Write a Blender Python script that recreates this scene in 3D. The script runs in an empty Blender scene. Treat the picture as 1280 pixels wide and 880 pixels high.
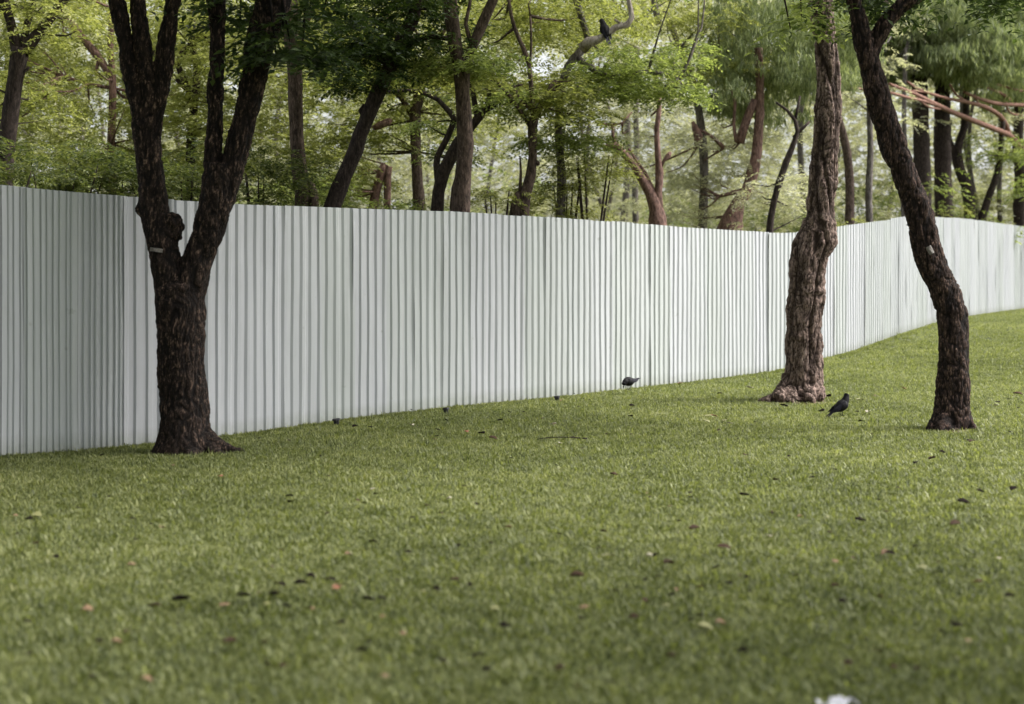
import bpy, bmesh, math, random
import numpy as np
from mathutils import Vector, Matrix, noise

rng = np.random.default_rng(7)
random.seed(7)
S = bpy.context.scene
COL = S.collection
R = math.radians

# ------------------------------------------------------------------ camera
F = 1778.0          # focal length in photo pixels (50 mm on 36 mm)
HOR = 358.0         # photo row of the horizon
CAMZ = 1.5
cam_d = bpy.data.cameras.new('camera')
cam = bpy.data.objects.new('camera', cam_d)
COL.objects.link(cam)
cam.location = (0, 0, CAMZ)
cam.rotation_euler = (R(90), 0, 0)
cam_d.sensor_width = 36
cam_d.lens = F / 1280 * 36
cam_d.shift_y = -(440 - HOR) / 1280
cam_d.clip_end = 1000
cam_d.dof.use_dof = True
cam_d.dof.focus_distance = 16.0
cam_d.dof.aperture_fstop = 1.45
S.camera = cam

# ------------------------------------------------------------------ sky and sun
SUN = Vector((0.85, 0.04, 0.95)).normalized()
elev = math.asin(SUN.z)
world = bpy.data.worlds.new('World')
S.world = world
world.use_nodes = True
nt = world.node_tree
bg = nt.nodes['Background']
sky = nt.nodes.new('ShaderNodeTexSky')
sky.sky_type = 'NISHITA'
sky.sun_disc = False
sky.sun_elevation = elev
sky.sun_rotation = math.atan2(SUN.x, SUN.y)
sky.dust_density = 4
hs = nt.nodes.new('ShaderNodeHueSaturation')
hs.inputs['Saturation'].default_value = 0.22
nt.links.new(sky.outputs[0], hs.inputs['Color'])
nt.links.new(hs.outputs[0], bg.inputs['Color'])
bg.inputs['Strength'].default_value = 0.13
sd = bpy.data.lights.new('sun', 'SUN')
sd.energy = 2.4
sd.angle = R(28)
sd.color = (1.0, 0.96, 0.9)
sun = bpy.data.objects.new('sun', sd)
COL.objects.link(sun)
sun.rotation_euler = SUN.to_track_quat('Z', 'Y').to_euler()
S.view_settings.view_transform = 'Standard'
S.view_settings.look = 'None'
S.view_settings.exposure = 1.18
S.view_settings.gamma = 1.0
S.render.engine = 'CYCLES'
cy = S.cycles
cy.use_denoising = True
cy.use_adaptive_sampling = True
cy.adaptive_threshold = 0.015
cy.max_bounces = 7
cy.diffuse_bounces = 4
cy.transmission_bounces = 4
cy.glossy_bounces = 2
cy.sample_clamp_indirect = 6
cy.caustics_reflective = False
cy.caustics_refractive = False


# ------------------------------------------------------------------ helpers
def P(px, py, Y):
    """a point of the photograph carried out to the distance Y"""
    return Vector(((px - 640) / F * Y, Y, CAMZ - (py - HOR) / F * Y))


def sstep(a, b, x):
    t = np.clip((np.asarray(x, float) - a) / (b - a), 0, 1)
    return t * t * (3 - 2 * t)


GY = [0, 21.5, 23.8, 25.8, 29.1, 31.75, 34.4, 41, 60, 200]
GZ = [0, 0.0, 0.05, .21, .517, .66, .746, .83, .9, .9]


def ground(x, y):
    z = np.interp(y, GY, GZ)
    z = z - 0.045 * sstep(-1.6, -3.0, x) * sstep(11.2, 13.2, y) * (1 - sstep(-4.0, -4.8, x))
    z = z + 0.012 * np.sin(np.asarray(x) * 1.1 + 1.3) * np.cos(np.asarray(y) * 0.8)
    return z


def on_ground(px, py):
    Y = F * CAMZ / (py - HOR)
    for _ in range(25):
        x = (px - 640) / F * Y
        z = float(ground(x, Y))
        Y = 0.5 * Y + 0.5 * F * (CAMZ - z) / (py - HOR)
    return Vector(((px - 640) / F * Y, Y, float(ground((px - 640) / F * Y, Y))))


def tag(o, label=None, cat=None, group=None, kind=None):
    if label: o['label'] = label
    if cat: o['category'] = cat
    if group: o['group'] = group
    if kind: o['kind'] = kind
    return o


def empty(name, loc=(0, 0, 0), rz=0.0):
    o = bpy.data.objects.new(name, None)
    o.empty_display_size = 0.1
    o.location = loc
    o.rotation_euler = (0, 0, rz)
    COL.objects.link(o)
    return o


def link(name, me, mat=None, parent=None, smooth=False, world_coords=False):
    o = bpy.data.objects.new(name, me)
    COL.objects.link(o)
    if mat is not None and len(me.materials) == 0:
        me.materials.append(mat)
    me.polygons.foreach_set('use_smooth', [bool(smooth)] * len(me.polygons))
    if parent is not None:
        o.parent = parent
        if world_coords:
            o.matrix_parent_inverse = Matrix.Translation(parent.location).inverted()
    return o


def from_np(name, verts, faces4=None, tris=None):
    """mesh from numpy arrays (faces4: Nx4, tris: Nx3)"""
    me = bpy.data.meshes.new(name)
    verts = np.ascontiguousarray(verts, dtype=np.float32)
    n4 = 0 if faces4 is None else len(faces4)
    n3 = 0 if tris is None else len(tris)
    me.vertices.add(len(verts))
    me.vertices.foreach_set('co', verts.ravel())
    parts = []
    if n4: parts.append(np.asarray(faces4, dtype=np.int32).ravel())
    if n3: parts.append(np.asarray(tris, dtype=np.int32).ravel())
    idx = np.concatenate(parts)
    me.loops.add(len(idx))
    me.loops.foreach_set('vertex_index', idx)
    me.polygons.add(n4 + n3)
    starts = np.concatenate([np.arange(n4) * 4, n4 * 4 + np.arange(n3) * 3]).astype(np.int32)
    tot = np.concatenate([np.full(n4, 4), np.full(n3, 3)]).astype(np.int32)
    me.polygons.foreach_set('loop_start', starts)
    me.polygons.foreach_set('loop_total', tot)
    me.update(calc_edges=True)
    return me


# ------------------------------------------------------------------ materials
def new_mat(name):
    m = bpy.data.materials.new(name)
    m.use_nodes = True
    n = m.node_tree
    for x in list(n.nodes):
        n.nodes.remove(x)
    out = n.nodes.new('ShaderNodeOutputMaterial')
    return m, n, out


def ramp(n, stops, fac):
    r = n.nodes.new('ShaderNodeValToRGB')
    e = r.color_ramp.elements
    while len(e) < len(stops): e.new(0.5)
    for i, (p, c) in enumerate(stops):
        e[i].position = p
        e[i].color = (*c, 1)
    n.links.new(fac, r.inputs[0])
    return r.outputs[0]


def tex_noise(n, scale, detail=4, vec=None, rough=0.6):
    t = n.nodes.new('ShaderNodeTexNoise')
    t.inputs['Scale'].default_value = scale
    t.inputs['Detail'].default_value = detail
    t.inputs['Roughness'].default_value = rough
    if vec is not None: n.links.new(vec, t.inputs['Vector'])
    return t.outputs['Fac']


def math_n(n, op, a, b):
    m = n.nodes.new('ShaderNodeMath')
    m.operation = op
    for i, v in enumerate((a, b)):
        if isinstance(v, (int, float)): m.inputs[i].default_value = v
        else: n.links.new(v, m.inputs[i])
    return m.outputs[0]


def mixc(n, fac, a, b, mode='MIX'):
    m = n.nodes.new('ShaderNodeMix')
    m.data_type = 'RGBA'
    m.blend_type = mode
    for sock, v in ((m.inputs[0], fac), (m.inputs[6], a), (m.inputs[7], b)):
        if isinstance(v, (int, float)): sock.default_value = v
        elif isinstance(v, tuple): sock.default_value = (*v, 1)
        else: n.links.new(v, sock)
    return m.outputs[2]


def leaf_mat(name, stops, tstrength=0.45, rough=0.5, scale=0.6):
    """thin leaf: reflecting face plus light passing through, tint random from leaf to leaf"""
    m, n, out = new_mat(name)
    geo = n.nodes.new('ShaderNodeNewGeometry')
    f = tex_noise(n, scale, 2, geo.outputs['Position'])
    fac = math_n(n, 'ADD', math_n(n, 'MULTIPLY', geo.outputs['Random Per Island'], 0.55), math_n(n, 'MULTIPLY', f, 0.5))
    c = ramp(n, stops, fac)
    b = n.nodes.new('ShaderNodeBsdfPrincipled')
    b.inputs['Roughness'].default_value = rough
    b.inputs['Specular IOR Level'].default_value = 0.35
    n.links.new(c, b.inputs['Base Color'])
    t = n.nodes.new('ShaderNodeBsdfTranslucent')
    tc = mixc(n, 1.0, c, (1.6, 1.65, 0.95), 'MULTIPLY')
    n.links.new(tc, t.inputs['Color'])
    mx = n.nodes.new('ShaderNodeMixShader')
    mx.inputs[0].default_value = tstrength
    n.links.new(b.outputs[0], mx.inputs[1])
    n.links.new(t.outputs[0], mx.inputs[2])
    n.links.new(mx.outputs[0], out.inputs[0])
    return m


M = {}
M['lime'] = leaf_mat('leaf_lime', [(0.15, (.085, .10, .028)), (.5, (.215, .235, .075)), (.85, (.45, .45, .19))], .42)
M['green'] = leaf_mat('leaf_green', [(0.15, (.06, .085, .025)), (.5, (.17, .21, .07)), (.85, (.36, .40, .16))], .48)
M['dark'] = leaf_mat('leaf_dark', [(0.15, (.018, .034, .011)), (.5, (.036, .060, .017)), (.85, (.09, .13, .036))], 0.3)  # darker leaf colour stands in for shaded, backlit foliage
M['pale'] = leaf_mat('leaf_pale', [(0.15, (.20, .20, .15)), (.5, (.38, .38, .30)), (.85, (.60, .58, .49))], 0.42)  # leaf colour paled in place of distance haze
M['droop'] = leaf_mat('leaf_droop', [(0.15, (.09, .115, .06)), (.5, (.22, .26, .14)), (.85, (.42, .45, .27))], 0.42)
M['shrub'] = leaf_mat('leaf_shrub', [(0.15, (.028, .045, .014)), (.5, (.09, .115, .036)), (.85, (.24, .26, .09))], 0.40)


def bark_mat(name, crack, plate, hi, bump=0.5, scale=1.0, attr=True):
    m, n, out = new_mat(name)
    tc = n.nodes.new('ShaderNodeTexCoord')
    mp = n.nodes.new('ShaderNodeMapping')
    mp.inputs['Scale'].default_value = (1, 1, 0.3)
    n.links.new(tc.outputs['Object'], mp.inputs['Vector'])
    f1 = tex_noise(n, 26 * scale, 6, mp.outputs[0], 0.7)
    f2 = tex_noise(n, 5 * scale, 4, tc.outputs['Object'], 0.6)
    f4 = tex_noise(n, 60 * scale, 3, mp.outputs[0], 0.6)
    fl = ramp(n, [(0.52, (0, 0, 0)), (0.62, (1, 1, 1))], f4)
    base = mixc(n, math_n(n, 'MULTIPLY', ramp(n, [(0.35, (.25, .25, .25)), (0.7, (1, 1, 1))], f2), fl), plate, hi)
    c = ramp(n, [(0.36, crack), (0.56, (1, 1, 1))], f1)
    dark = mixc(n, ramp(n, [(0.38, (0, 0, 0)), (0.6, (1, 1, 1))], f1), crack, base)
    if attr:
        a = n.nodes.new('ShaderNodeAttribute')
        a.attribute_name = 'plate'
        fa = ramp(n, [(0.08, (0, 0, 0)), (0.55, (1, 1, 1))], a.outputs['Fac'])
        dark = mixc(n, fa, crack, dark)
    b = n.nodes.new('ShaderNodeBsdfPrincipled')
    b.inputs['Roughness'].default_value = 0.9
    b.inputs['Specular IOR Level'].default_value = 0.25
    n.links.new(dark, b.inputs['Base Color'])
    bp = n.nodes.new('ShaderNodeBump')
    bp.inputs['Strength'].default_value = bump
    bp.inputs['Distance'].default_value = 0.02
    n.links.new(f1, bp.inputs['Height'])
    n.links.new(bp.outputs[0], b.inputs['Normal'])
    n.links.new(b.outputs[0], out.inputs[0])
    return m


M['bark_dark'] = bark_mat('bark_dark', (.005, .0035, .003), (.029, .019, .015), (.30, .20, .145), 1.0)
M['bark_pink'] = bark_mat('bark_pink', (.035, .023, .019), (.29, .205, .172), (.50, .395, .345))
M['bark_brown'] = bark_mat('bark_brown', (.007, .0045, .004), (.055, .035, .028), (.32, .205, .16), 1.0)
M['bark_far'] = bark_mat('bark_far', (.03, .021, .017), (.12, .085, .068), (.28, .20, .16), 0.4, 1.0, False)
M['bark_fardark'] = bark_mat('bark_fardark', (.014, .010, .009), (.052, .038, .032), (.13, .095, .08), 0.4, 1.0, False)
M['bark_farpink'] = bark_mat('bark_farpink', (.06, .035, .028), (.22, .13, .105), (.36, .24, .20), 0.4, 1.0, False)
M['bark_red'] = bark_mat('bark_red', (.12, .06, .045), (.27, .145, .11), (.40, .25, .20), 0.3, 1.0, False)
M['bark_pale'] = bark_mat('bark_pale', (.22, .18, .16), (.50, .43, .40), (.68, .62, .58), 0.3, 1.0, False)
M['bark_grey'] = bark_mat('bark_grey', (.06, .05, .045), (.17, .15, .135), (.30, .27, .25), 0.3, 1.0, False)


def plain(name, col, rough=0.6, var=0.25, scale=20, metal=0.0, spec=0.5):
    m, n, out = new_mat(name)
    tc = n.nodes.new('ShaderNodeTexCoord')
    f = tex_noise(n, scale, 4, tc.outputs['Object'])
    c = ramp(n, [(0.3, tuple(x * (1 - var) for x in col)), (0.7, tuple(min(1, x * (1 + var)) for x in col))], f)
    b = n.nodes.new('ShaderNodeBsdfPrincipled')
    b.inputs['Roughness'].default_value = rough
    b.inputs['Metallic'].default_value = metal
    b.inputs['Specular IOR Level'].default_value = spec
    n.links.new(c, b.inputs['Base Color'])
    n.links.new(b.outputs[0], out.inputs[0])
    return m


M['feather'] = plain('feather', (.006, .0055, .008), 0.65, 0.35, 60, spec=.25)
M['feather_wing'] = plain('feather_wing', (.011, .010, .020), 0.55, 0.45, 50, spec=.25)
M['beak'] = plain('beak', (.012, .012, .012), 0.3)
M['label'] = plain('label_white', (.20, .18, .165), 0.7, 0.4, 40)
M['peg'] = plain('peg_black', (.012, .012, .014), 0.6)
M['paper'] = plain('paper_white', (.75, .74, .80), 0.6, 0.06, 8)
M['leaf_tan'] = plain('dead_leaf_tan', (.26, .17, .105), 0.8, 0.5, 30, spec=.2)
M['leaf_brown'] = plain('dead_leaf_brown', (.060, .036, .024), 0.85, 0.5, 30, spec=.15)
M['leaf_darkdead'] = plain('dead_leaf_dark', (.014, .010, .008), 0.9, 0.5, 30, spec=.08)
M['leaf_orange'] = plain('dead_leaf_orange', (.26, .11, .06), 0.6, 0.4, 30)
M['leaf_yellow'] = plain('dead_leaf_yellow', (.24, .24, .10), 0.6, 0.4, 30)
M['leaf_pale'] = plain('dead_leaf_pale', (.42, .38, .29), 0.6, 0.2, 30)
M['galv'] = plain('galvanised', (.35, .36, .36), 0.5, 0.2, 10, 0.6)


def fence_mat():
    m, n, out = new_mat('fence_paint')
    tc = n.nodes.new('ShaderNodeTexCoord')
    geo = n.nodes.new('ShaderNodeNewGeometry')
    mp = n.nodes.new('ShaderNodeMapping')
    mp.inputs['Scale'].default_value = (6, 6, 0.25)
    n.links.new(geo.outputs['Position'], mp.inputs['Vector'])
    f = tex_noise(n, 2.5, 5, mp.outputs[0])
    f2 = tex_noise(n, 0.9, 3, geo.outputs['Position'])
    oi = n.nodes.new('ShaderNodeObjectInfo')
    c = ramp(n, [(0.3, (.40, .425, .42)), (0.7, (.48, .505, .505))], f)
    c = mixc(n, math_n(n, 'MULTIPLY', f2, 0.5), c, (.41, .44, .42))
    c = mixc(n, math_n(n, 'MULTIPLY', oi.outputs['Random'], 0.8), c, (.49, .50, .535))
    # splashed soil near the foot of the sheets
    sx = n.nodes.new('ShaderNodeSeparateXYZ')
    n.links.new(tc.outputs['Object'], sx.inputs[0])
    foot = n.nodes.new('ShaderNodeMapRange')
    foot.inputs[1].default_value = 0.22
    foot.inputs[2].default_value = 0.03
    n.links.new(sx.outputs['Z'], foot.inputs[0])
    f3 = tex_noise(n, 14, 4, geo.outputs['Position'])
    c = mixc(n, math_n(n, 'MULTIPLY', math_n(n, 'MULTIPLY', foot.outputs[0], f3), 1.0), c, (.21, .22, .17))
    spots = ramp(n, [(0.74, (0, 0, 0)), (0.80, (1, 1, 1))], tex_noise(n, 9, 2, geo.outputs['Position'], 0.4))
    c = mixc(n, math_n(n, 'MULTIPLY', spots, 0.35), c, (.26, .27, .25))
    b = n.nodes.new('ShaderNodeBsdfPrincipled')
    b.inputs['Roughness'].default_value = 0.42
    b.inputs['Specular IOR Level'].default_value = 0.5
    n.links.new(c, b.inputs['Base Color'])
    bp = n.nodes.new('ShaderNodeBump')
    bp.inputs['Strength'].default_value = 0.12
    bp.inputs['Distance'].default_value = 0.02
    n.links.new(f2, bp.inputs['Height'])
    n.links.new(bp.outputs[0], b.inputs['Normal'])
    n.links.new(b.outputs[0], out.inputs[0])
    return m


M['fence'] = fence_mat()


def grass_mats():
    stops_world = []
    def build(name, blade):
        m, n, out = new_mat(name)
        geo = n.nodes.new('ShaderNodeNewGeometry')
        big = tex_noise(n, 0.35, 3, geo.outputs['Position'])
        mid = tex_noise(n, 2.2, 4, geo.outputs['Position'], 0.65)
        fac = math_n(n, 'ADD', math_n(n, 'MULTIPLY', big, 0.45), math_n(n, 'MULTIPLY', mid, 0.55))
        if blade:
            fac = math_n(n, 'ADD', math_n(n, 'MULTIPLY', fac, 0.62),
                         math_n(n, 'MULTIPLY', geo.outputs['Random Per Island'], 0.38))
            c = ramp(n, [(0.30, (.055, .072, .024)), (.5, (.165, .188, .068)), (.68, (.32, .335, .155)), (.82, (.54, .50, .31))], fac)
        else:
            c = ramp(n, [(0.3, (.045, .055, .018)), (.6, (.085, .10, .03)), (.8, (.12, .115, .05))], fac)
        b = n.nodes.new('ShaderNodeBsdfPrincipled')
        b.inputs['Roughness'].default_value = 0.5
        b.inputs['Specular IOR Level'].default_value = 0.4 if blade else 0.2
        n.links.new(c, b.inputs['Base Color'])
        if blade:
            t = n.nodes.new('ShaderNodeBsdfTranslucent')
            n.links.new(mixc(n, 1.0, c, (1.7, 1.8, 0.8), 'MULTIPLY'), t.inputs['Color'])
            mx = n.nodes.new('ShaderNodeMixShader')
            mx.inputs[0].default_value = 0.35
            n.links.new(b.outputs[0], mx.inputs[1])
            n.links.new(t.outputs[0], mx.inputs[2])
            n.links.new(mx.outputs[0], out.inputs[0])
        else:
            n.links.new(b.outputs[0], out.inputs[0])
        return m
    return build('lawn_soil', False), build('grass_blade', True)


M['lawn'], M['blade'] = grass_mats()


# ------------------------------------------------------------------ ground
def make_lawn():
    xs = np.unique(np.concatenate([np.linspace(-160, -22, 18), np.linspace(-20, 28, 97), np.linspace(30, 160, 18)]))
    ys = np.unique(np.concatenate([np.linspace(-60, 2, 16), np.linspace(3, 46, 87), np.linspace(48, 260, 24)]))
    X, Y = np.meshgrid(xs, ys)
    Z = ground(X, Y)
    v = np.stack([X.ravel(), Y.ravel(), Z.ravel()], 1)
    nx, ny = len(xs), len(ys)
    i = np.arange(ny - 1)[:, None] * nx + np.arange(nx - 1)[None, :]
    f = np.stack([i, i + 1, i + nx + 1, i + nx], -1).reshape(-1, 4)
    o = link('lawn', from_np('lawn', v, f), M['lawn'], smooth=True)
    tag(o, kind='structure')


make_lawn()


# ------------------------------------------------------------------ fence
def fence_s(px):
    if px <= 1000: return 142.5 - 0.0705 * px
    return float(np.interp(px, [1000, 1060, 1130, 1165, 1210, 1280, 1340], [72, 67.6, 61, 56.3, 51.4, 43.4, 39.5]))


def fence_xy(px):
    Y = F / fence_s(px)
    return ((px - 640) / F * Y, Y)


FP = [fence_xy(p) for p in list(range(0, 1000, 40)) + [1000, 1030, 1060, 1095, 1130, 1150, 1165, 1187, 1210, 1245, 1280, 1310, 1340]]
FP = [(FP[0][0] - 3.71, FP[0][1] - 4.71)] + FP + [(FP[-1][0] + 6.0, FP[-1][1] + 3.5)]
TOPX = [-9, -4.5, -4.1, -3.54, -2.87, -1.94, -.79, .59, 1.86, 2.69, 4.44, 5.0, 6.1, 8.03, 9.38, 11.0, 14.75, 22]
TOPZ = [2.47, 2.395, 2.37, 2.352, 2.344, 2.372, 2.41, 2.42, 2.4175, 2.40, 2.404, 2.444, 2.616, 2.91, 3.05, 3.144, 3.23, 3.3]
PITCH, RIBS = 0.13, 4
PW = PITCH * RIBS
PH = 2.42


def panel_mesh(k, narrow=False):
    r = random.Random(50 + k)
    prof = []
    d = 0.020
    for i in range(RIBS):
        x = i * PITCH
        j = lambda: r.uniform(-.003, .003)
        if narrow:
            w_, v_ = r.uniform(-.010, .010), r.uniform(-.010, .010)
            prof += [(x + .006, .020), (x + .034 + w_, .020 + j()), (x + .040 + w_, 0), (x + .050 + w_, j() * .4), (x + .055 + w_, .020),
                     (x + .094 + v_, .020 + j()), (x + .099 + v_, .004), (x + .112 + v_, j() * .4), (x + .117 + v_, .020)]
        else:
            j = lambda: r.uniform(-.006, .006)
            prof += [(x + 0.006, 0), (x + 0.052 + j(), 0 + j() * .4), (x + 0.068 + j(), d + j() * .5), (x + 0.114 + j(), d)]
    e = .020 if narrow else 0
    prof += [(RIBS * PITCH + 0.006, e), (RIBS * PITCH + 0.034, e - 0.003)]      # side lap over the next sheet
    rows = 7
    th = 0.0014
    V = []
    ph = r.uniform(0, 6)
    for side in (0, 1):
        for q in range(rows):
            z = PH * q / (rows - 1)
            for (x, y) in prof:
                wob = 0.004 * math.sin(ph + z * 2.2 + x * 7) + 0.0025 * math.sin(ph * 2 + z * 5 - x * 11)
                V.append((x, y + wob + th * side, z))
    n = len(prof)
    fs = []
    for q in range(rows - 1):
        for i in range(n - 1):
            a = q * n + i
            fs.append((a, a + 1, a + n + 1, a + n))
            b = a + rows * n
            fs.append((b, b + n, b + n + 1, b + 1))
    o = rows * n
    for i in range(n - 1):
        a = (rows - 1) * n + i
        fs.append((a, a + 1, a + 1 + o, a + o))
    for q in range(rows - 1):
        a = q * n
        fs.append((a, a + n, a + n + o, a + o))
        a = q * n + n - 1
        fs.append((a, a + o, a + n + o, a + n))
    return from_np('panel', np.array(V), np.array(fs))


def make_fence():
    root = empty('corrugated_fence', (FP[0][0], FP[0][1], 0))
    tag(root, 'long pale grey corrugated metal sheet fence running behind the tree trunks', 'fence')
    pts = np.array(FP)
    seg = np.hypot(*(np.diff(pts, axis=0).T))
    cum = np.concatenate([[0], np.cumsum(seg)])
    total = cum[-1]
    at = lambda s: (float(np.interp(s, cum, pts[:, 0])), float(np.interp(s, cum, pts[:, 1])))
    # (two sheets stand a little proud and leave dark slits beside them)
    meshes = [panel_mesh(k) for k in range(6)]
    narrow = [panel_mesh(20 + k, True) for k in range(4)]
    s = 0.0
    i = 0
    r = random.Random(3)
    while s < total - PW:
        a, b = at(s), at(s + PW)
        ang = math.atan2(b[1] - a[1], b[0] - a[0])
        top = float(np.interp((a[0] + b[0]) / 2, TOPX, TOPZ))
        flip = (a[0] < -4.02)
        me = narrow[r.randrange(4)] if flip else meshes[r.randrange(6)]
        slope = (float(np.interp(b[0], TOPX, TOPZ)) - float(np.interp(a[0], TOPX, TOPZ))) / PW
        if abs(slope) > .012:       # sheets cut to follow the rising ground
            me = me.copy()
            for v in me.vertices: v.co.z += slope * (v.co.x - PW / 2)
        o = link('panel', me, M['fence'])
        o.parent = root
        lift = r.choice([-.005, 0, 0, 0, .004]) + r.uniform(-.0015, .0015) + (.018 if 49 < i < 52 else 0)
        jit = R(r.choice([0, 0, 0, 1, -1]) * r.uniform(.2, 1.1))
        off = r.uniform(-.002, .002)
        if flip: lift *= .3; jit = R(r.uniform(-4, 4)); off *= 3
        if abs(a[0] + 3.80) < .16: jit = R(-6); off = .03
        if abs(a[0] - 4.20) < .16: jit = R(-4); off = .02
        nx_, ny_ = math.sin(ang), -math.cos(ang)      # towards the camera side
        p0 = (a[0] + nx_ * off, a[1] + ny_ * off)
        o.rotation_euler = (R(r.uniform(-.15, .15)), R(r.uniform(-.12, .12)), ang + jit)
        o.location = (p0[0] - root.location.x, p0[1] - root.location.y, top - PH + lift)
        s += PW
        i += 1
    # posts and rails on the far side
    bm_post = bmesh.new()
    bmesh.ops.create_cube(bm_post, size=1)
    bmesh.ops.scale(bm_post, vec=(.06, .06, 2.3), verts=bm_post.verts)
    bmesh.ops.translate(bm_post, vec=(0, 0, 1.1), verts=bm_post.verts)
    bmesh.ops.bevel(bm_post, geom=[e for e in bm_post.edges], offset=.006, segments=1)
    pm = bpy.data.meshes.new('post'); bm_post.to_mesh(pm)
    bm_rail = bmesh.new()
    bmesh.ops.create_cube(bm_rail, size=1)
    bmesh.ops.scale(bm_rail, vec=(1, .04, .05), verts=bm_rail.verts)
    rm = bpy.data.meshes.new('rail'); bm_rail.to_mesh(rm)
    s = 0.3
    while s < total - 2.5:
        a, b = at(s), at(s + 2.4)
        ang = math.atan2(b[1] - a[1], b[0] - a[0])
        bx, by = -math.sin(ang), math.cos(ang)
        o = link('post', pm, M['galv'], root)
        top = float(np.interp(a[0], TOPX, TOPZ))
        o.location = (a[0] + bx * .13 - root.location.x, a[1] + by * .13 - root.location.y, top - 2.33)
        o.rotation_euler = (0, 0, ang)
        topb = float(np.interp(b[0], TOPX, TOPZ))
        for h in (0.5, 1.9):
            q = link('rail', rm, M['galv'], root)
            za, zb = top - 2.38 + h, topb - 2.38 + h
            L = math.dist(a, b)
            q.location = ((a[0] + b[0]) / 2 + bx * .075 - root.location.x, (a[1] + b[1]) / 2 + by * .075 - root.location.y, (za + zb) / 2)
            q.rotation_euler = (0, -math.atan2(zb - za, L), ang)
            q.scale = (L * 1.01, 1, 1)
        s += 2.4


make_fence()


# ------------------------------------------------------------------ tubes and trunks
def tube_arrays(pts, rad, seg=10, wob=0.0, seed=0):
    """rings along a path, closed at both ends"""
    pts = [Vector(p) for p in pts]
    n = len(pts)
    V, Fq, Ft = [], [], []
    ref = Vector((0, 1, 0.01))
    for i, p in enumerate(pts):
        t = (pts[min(i + 1, n - 1)] - pts[max(i - 1, 0)])
        if t.length < 1e-6: t = Vector((0, 0, 1))
        t.normalize()
        u = t.cross(ref)
        if u.length < 0.05: u = t.cross(Vector((1, 0, 0)))
        u.normalize()
        w = t.cross(u).normalized()
        for k in range(seg):
            a = 2 * math.pi * k / seg
            r = rad[i]
            if wob: r *= 1 + wob * noise.noise(Vector((seed * 7.1 + i * .9, math.cos(a) * 1.2, math.sin(a) * 1.2)))
            V.append(p + (u * math.cos(a) + w * math.sin(a)) * r)
    for i in range(n - 1):
        for k in range(seg):
            a, b = i * seg + k, i * seg + (k + 1) % seg
            Fq.append((a, b, b + seg, a + seg))
    V.append(pts[0]); V.append(pts[-1])
    c0, c1 = len(V) - 2, len(V) - 1
    for k in range(seg):
        Ft.append((c0, (k + 1) % seg, k))
        Ft.append((c1, (n - 1) * seg + k, (n - 1) * seg + (k + 1) % seg))
    return V, Fq, Ft


def resample(pts, rad, step):
    """Catmull-Rom through the given nodes"""
    P_, R_ = [], []
    n = len(pts)
    for i in range(n - 1):
        p0, p1, p2, p3 = pts[max(i - 1, 0)], pts[i], pts[i + 1], pts[min(i + 2, n - 1)]
        m = max(1, int((p2 - p1).length / step))
        for k in range(m):
            t = k / m
            t2, t3 = t * t, t * t * t
            P_.append(0.5 * ((2 * p1) + (-p0 + p2) * t + (2 * p0 - 5 * p1 + 4 * p2 - p3) * t2 + (-p0 + 3 * p1 - 3 * p2 + p3) * t3))
            R_.append(rad[i] * (1 - t) + rad[i + 1] * t)
    P_.append(pts[-1]); R_.append(rad[-1])
    return P_, R_


class Tubes:
    def __init__(self):
        self.V, self.Q, self.T = [], [], []

    def add(self, pts, rad, seg=8, step=0.15, wob=0.15, seed=0):
        pts = [Vector(p) for p in pts]
        p, r = resample(pts, rad, step)
        V, Q, T = tube_arrays(p, r, seg, wob, seed)
        o = len(self.V)
        self.V += V
        self.Q += [tuple(i + o for i in f) for f in Q]
        self.T += [tuple(i + o for i in f) for f in T]

    def mesh(self, name):
        return from_np(name, np.array([tuple(v) for v in self.V]), np.array(self.Q), np.array(self.T))


def px_path(path, Y, dY=0.0):
    """path of (px, py, width_px[, extra depth]) at distance Y -> points, radii"""
    pts, rad = [], []
    for q in path:
        y = Y + (q[3] if len(q) > 3 else 0.0) + dY
        pts.append(P(q[0], q[1], y))
        rad.append(q[2] / 2 / F * y)
    return pts, rad


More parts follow.
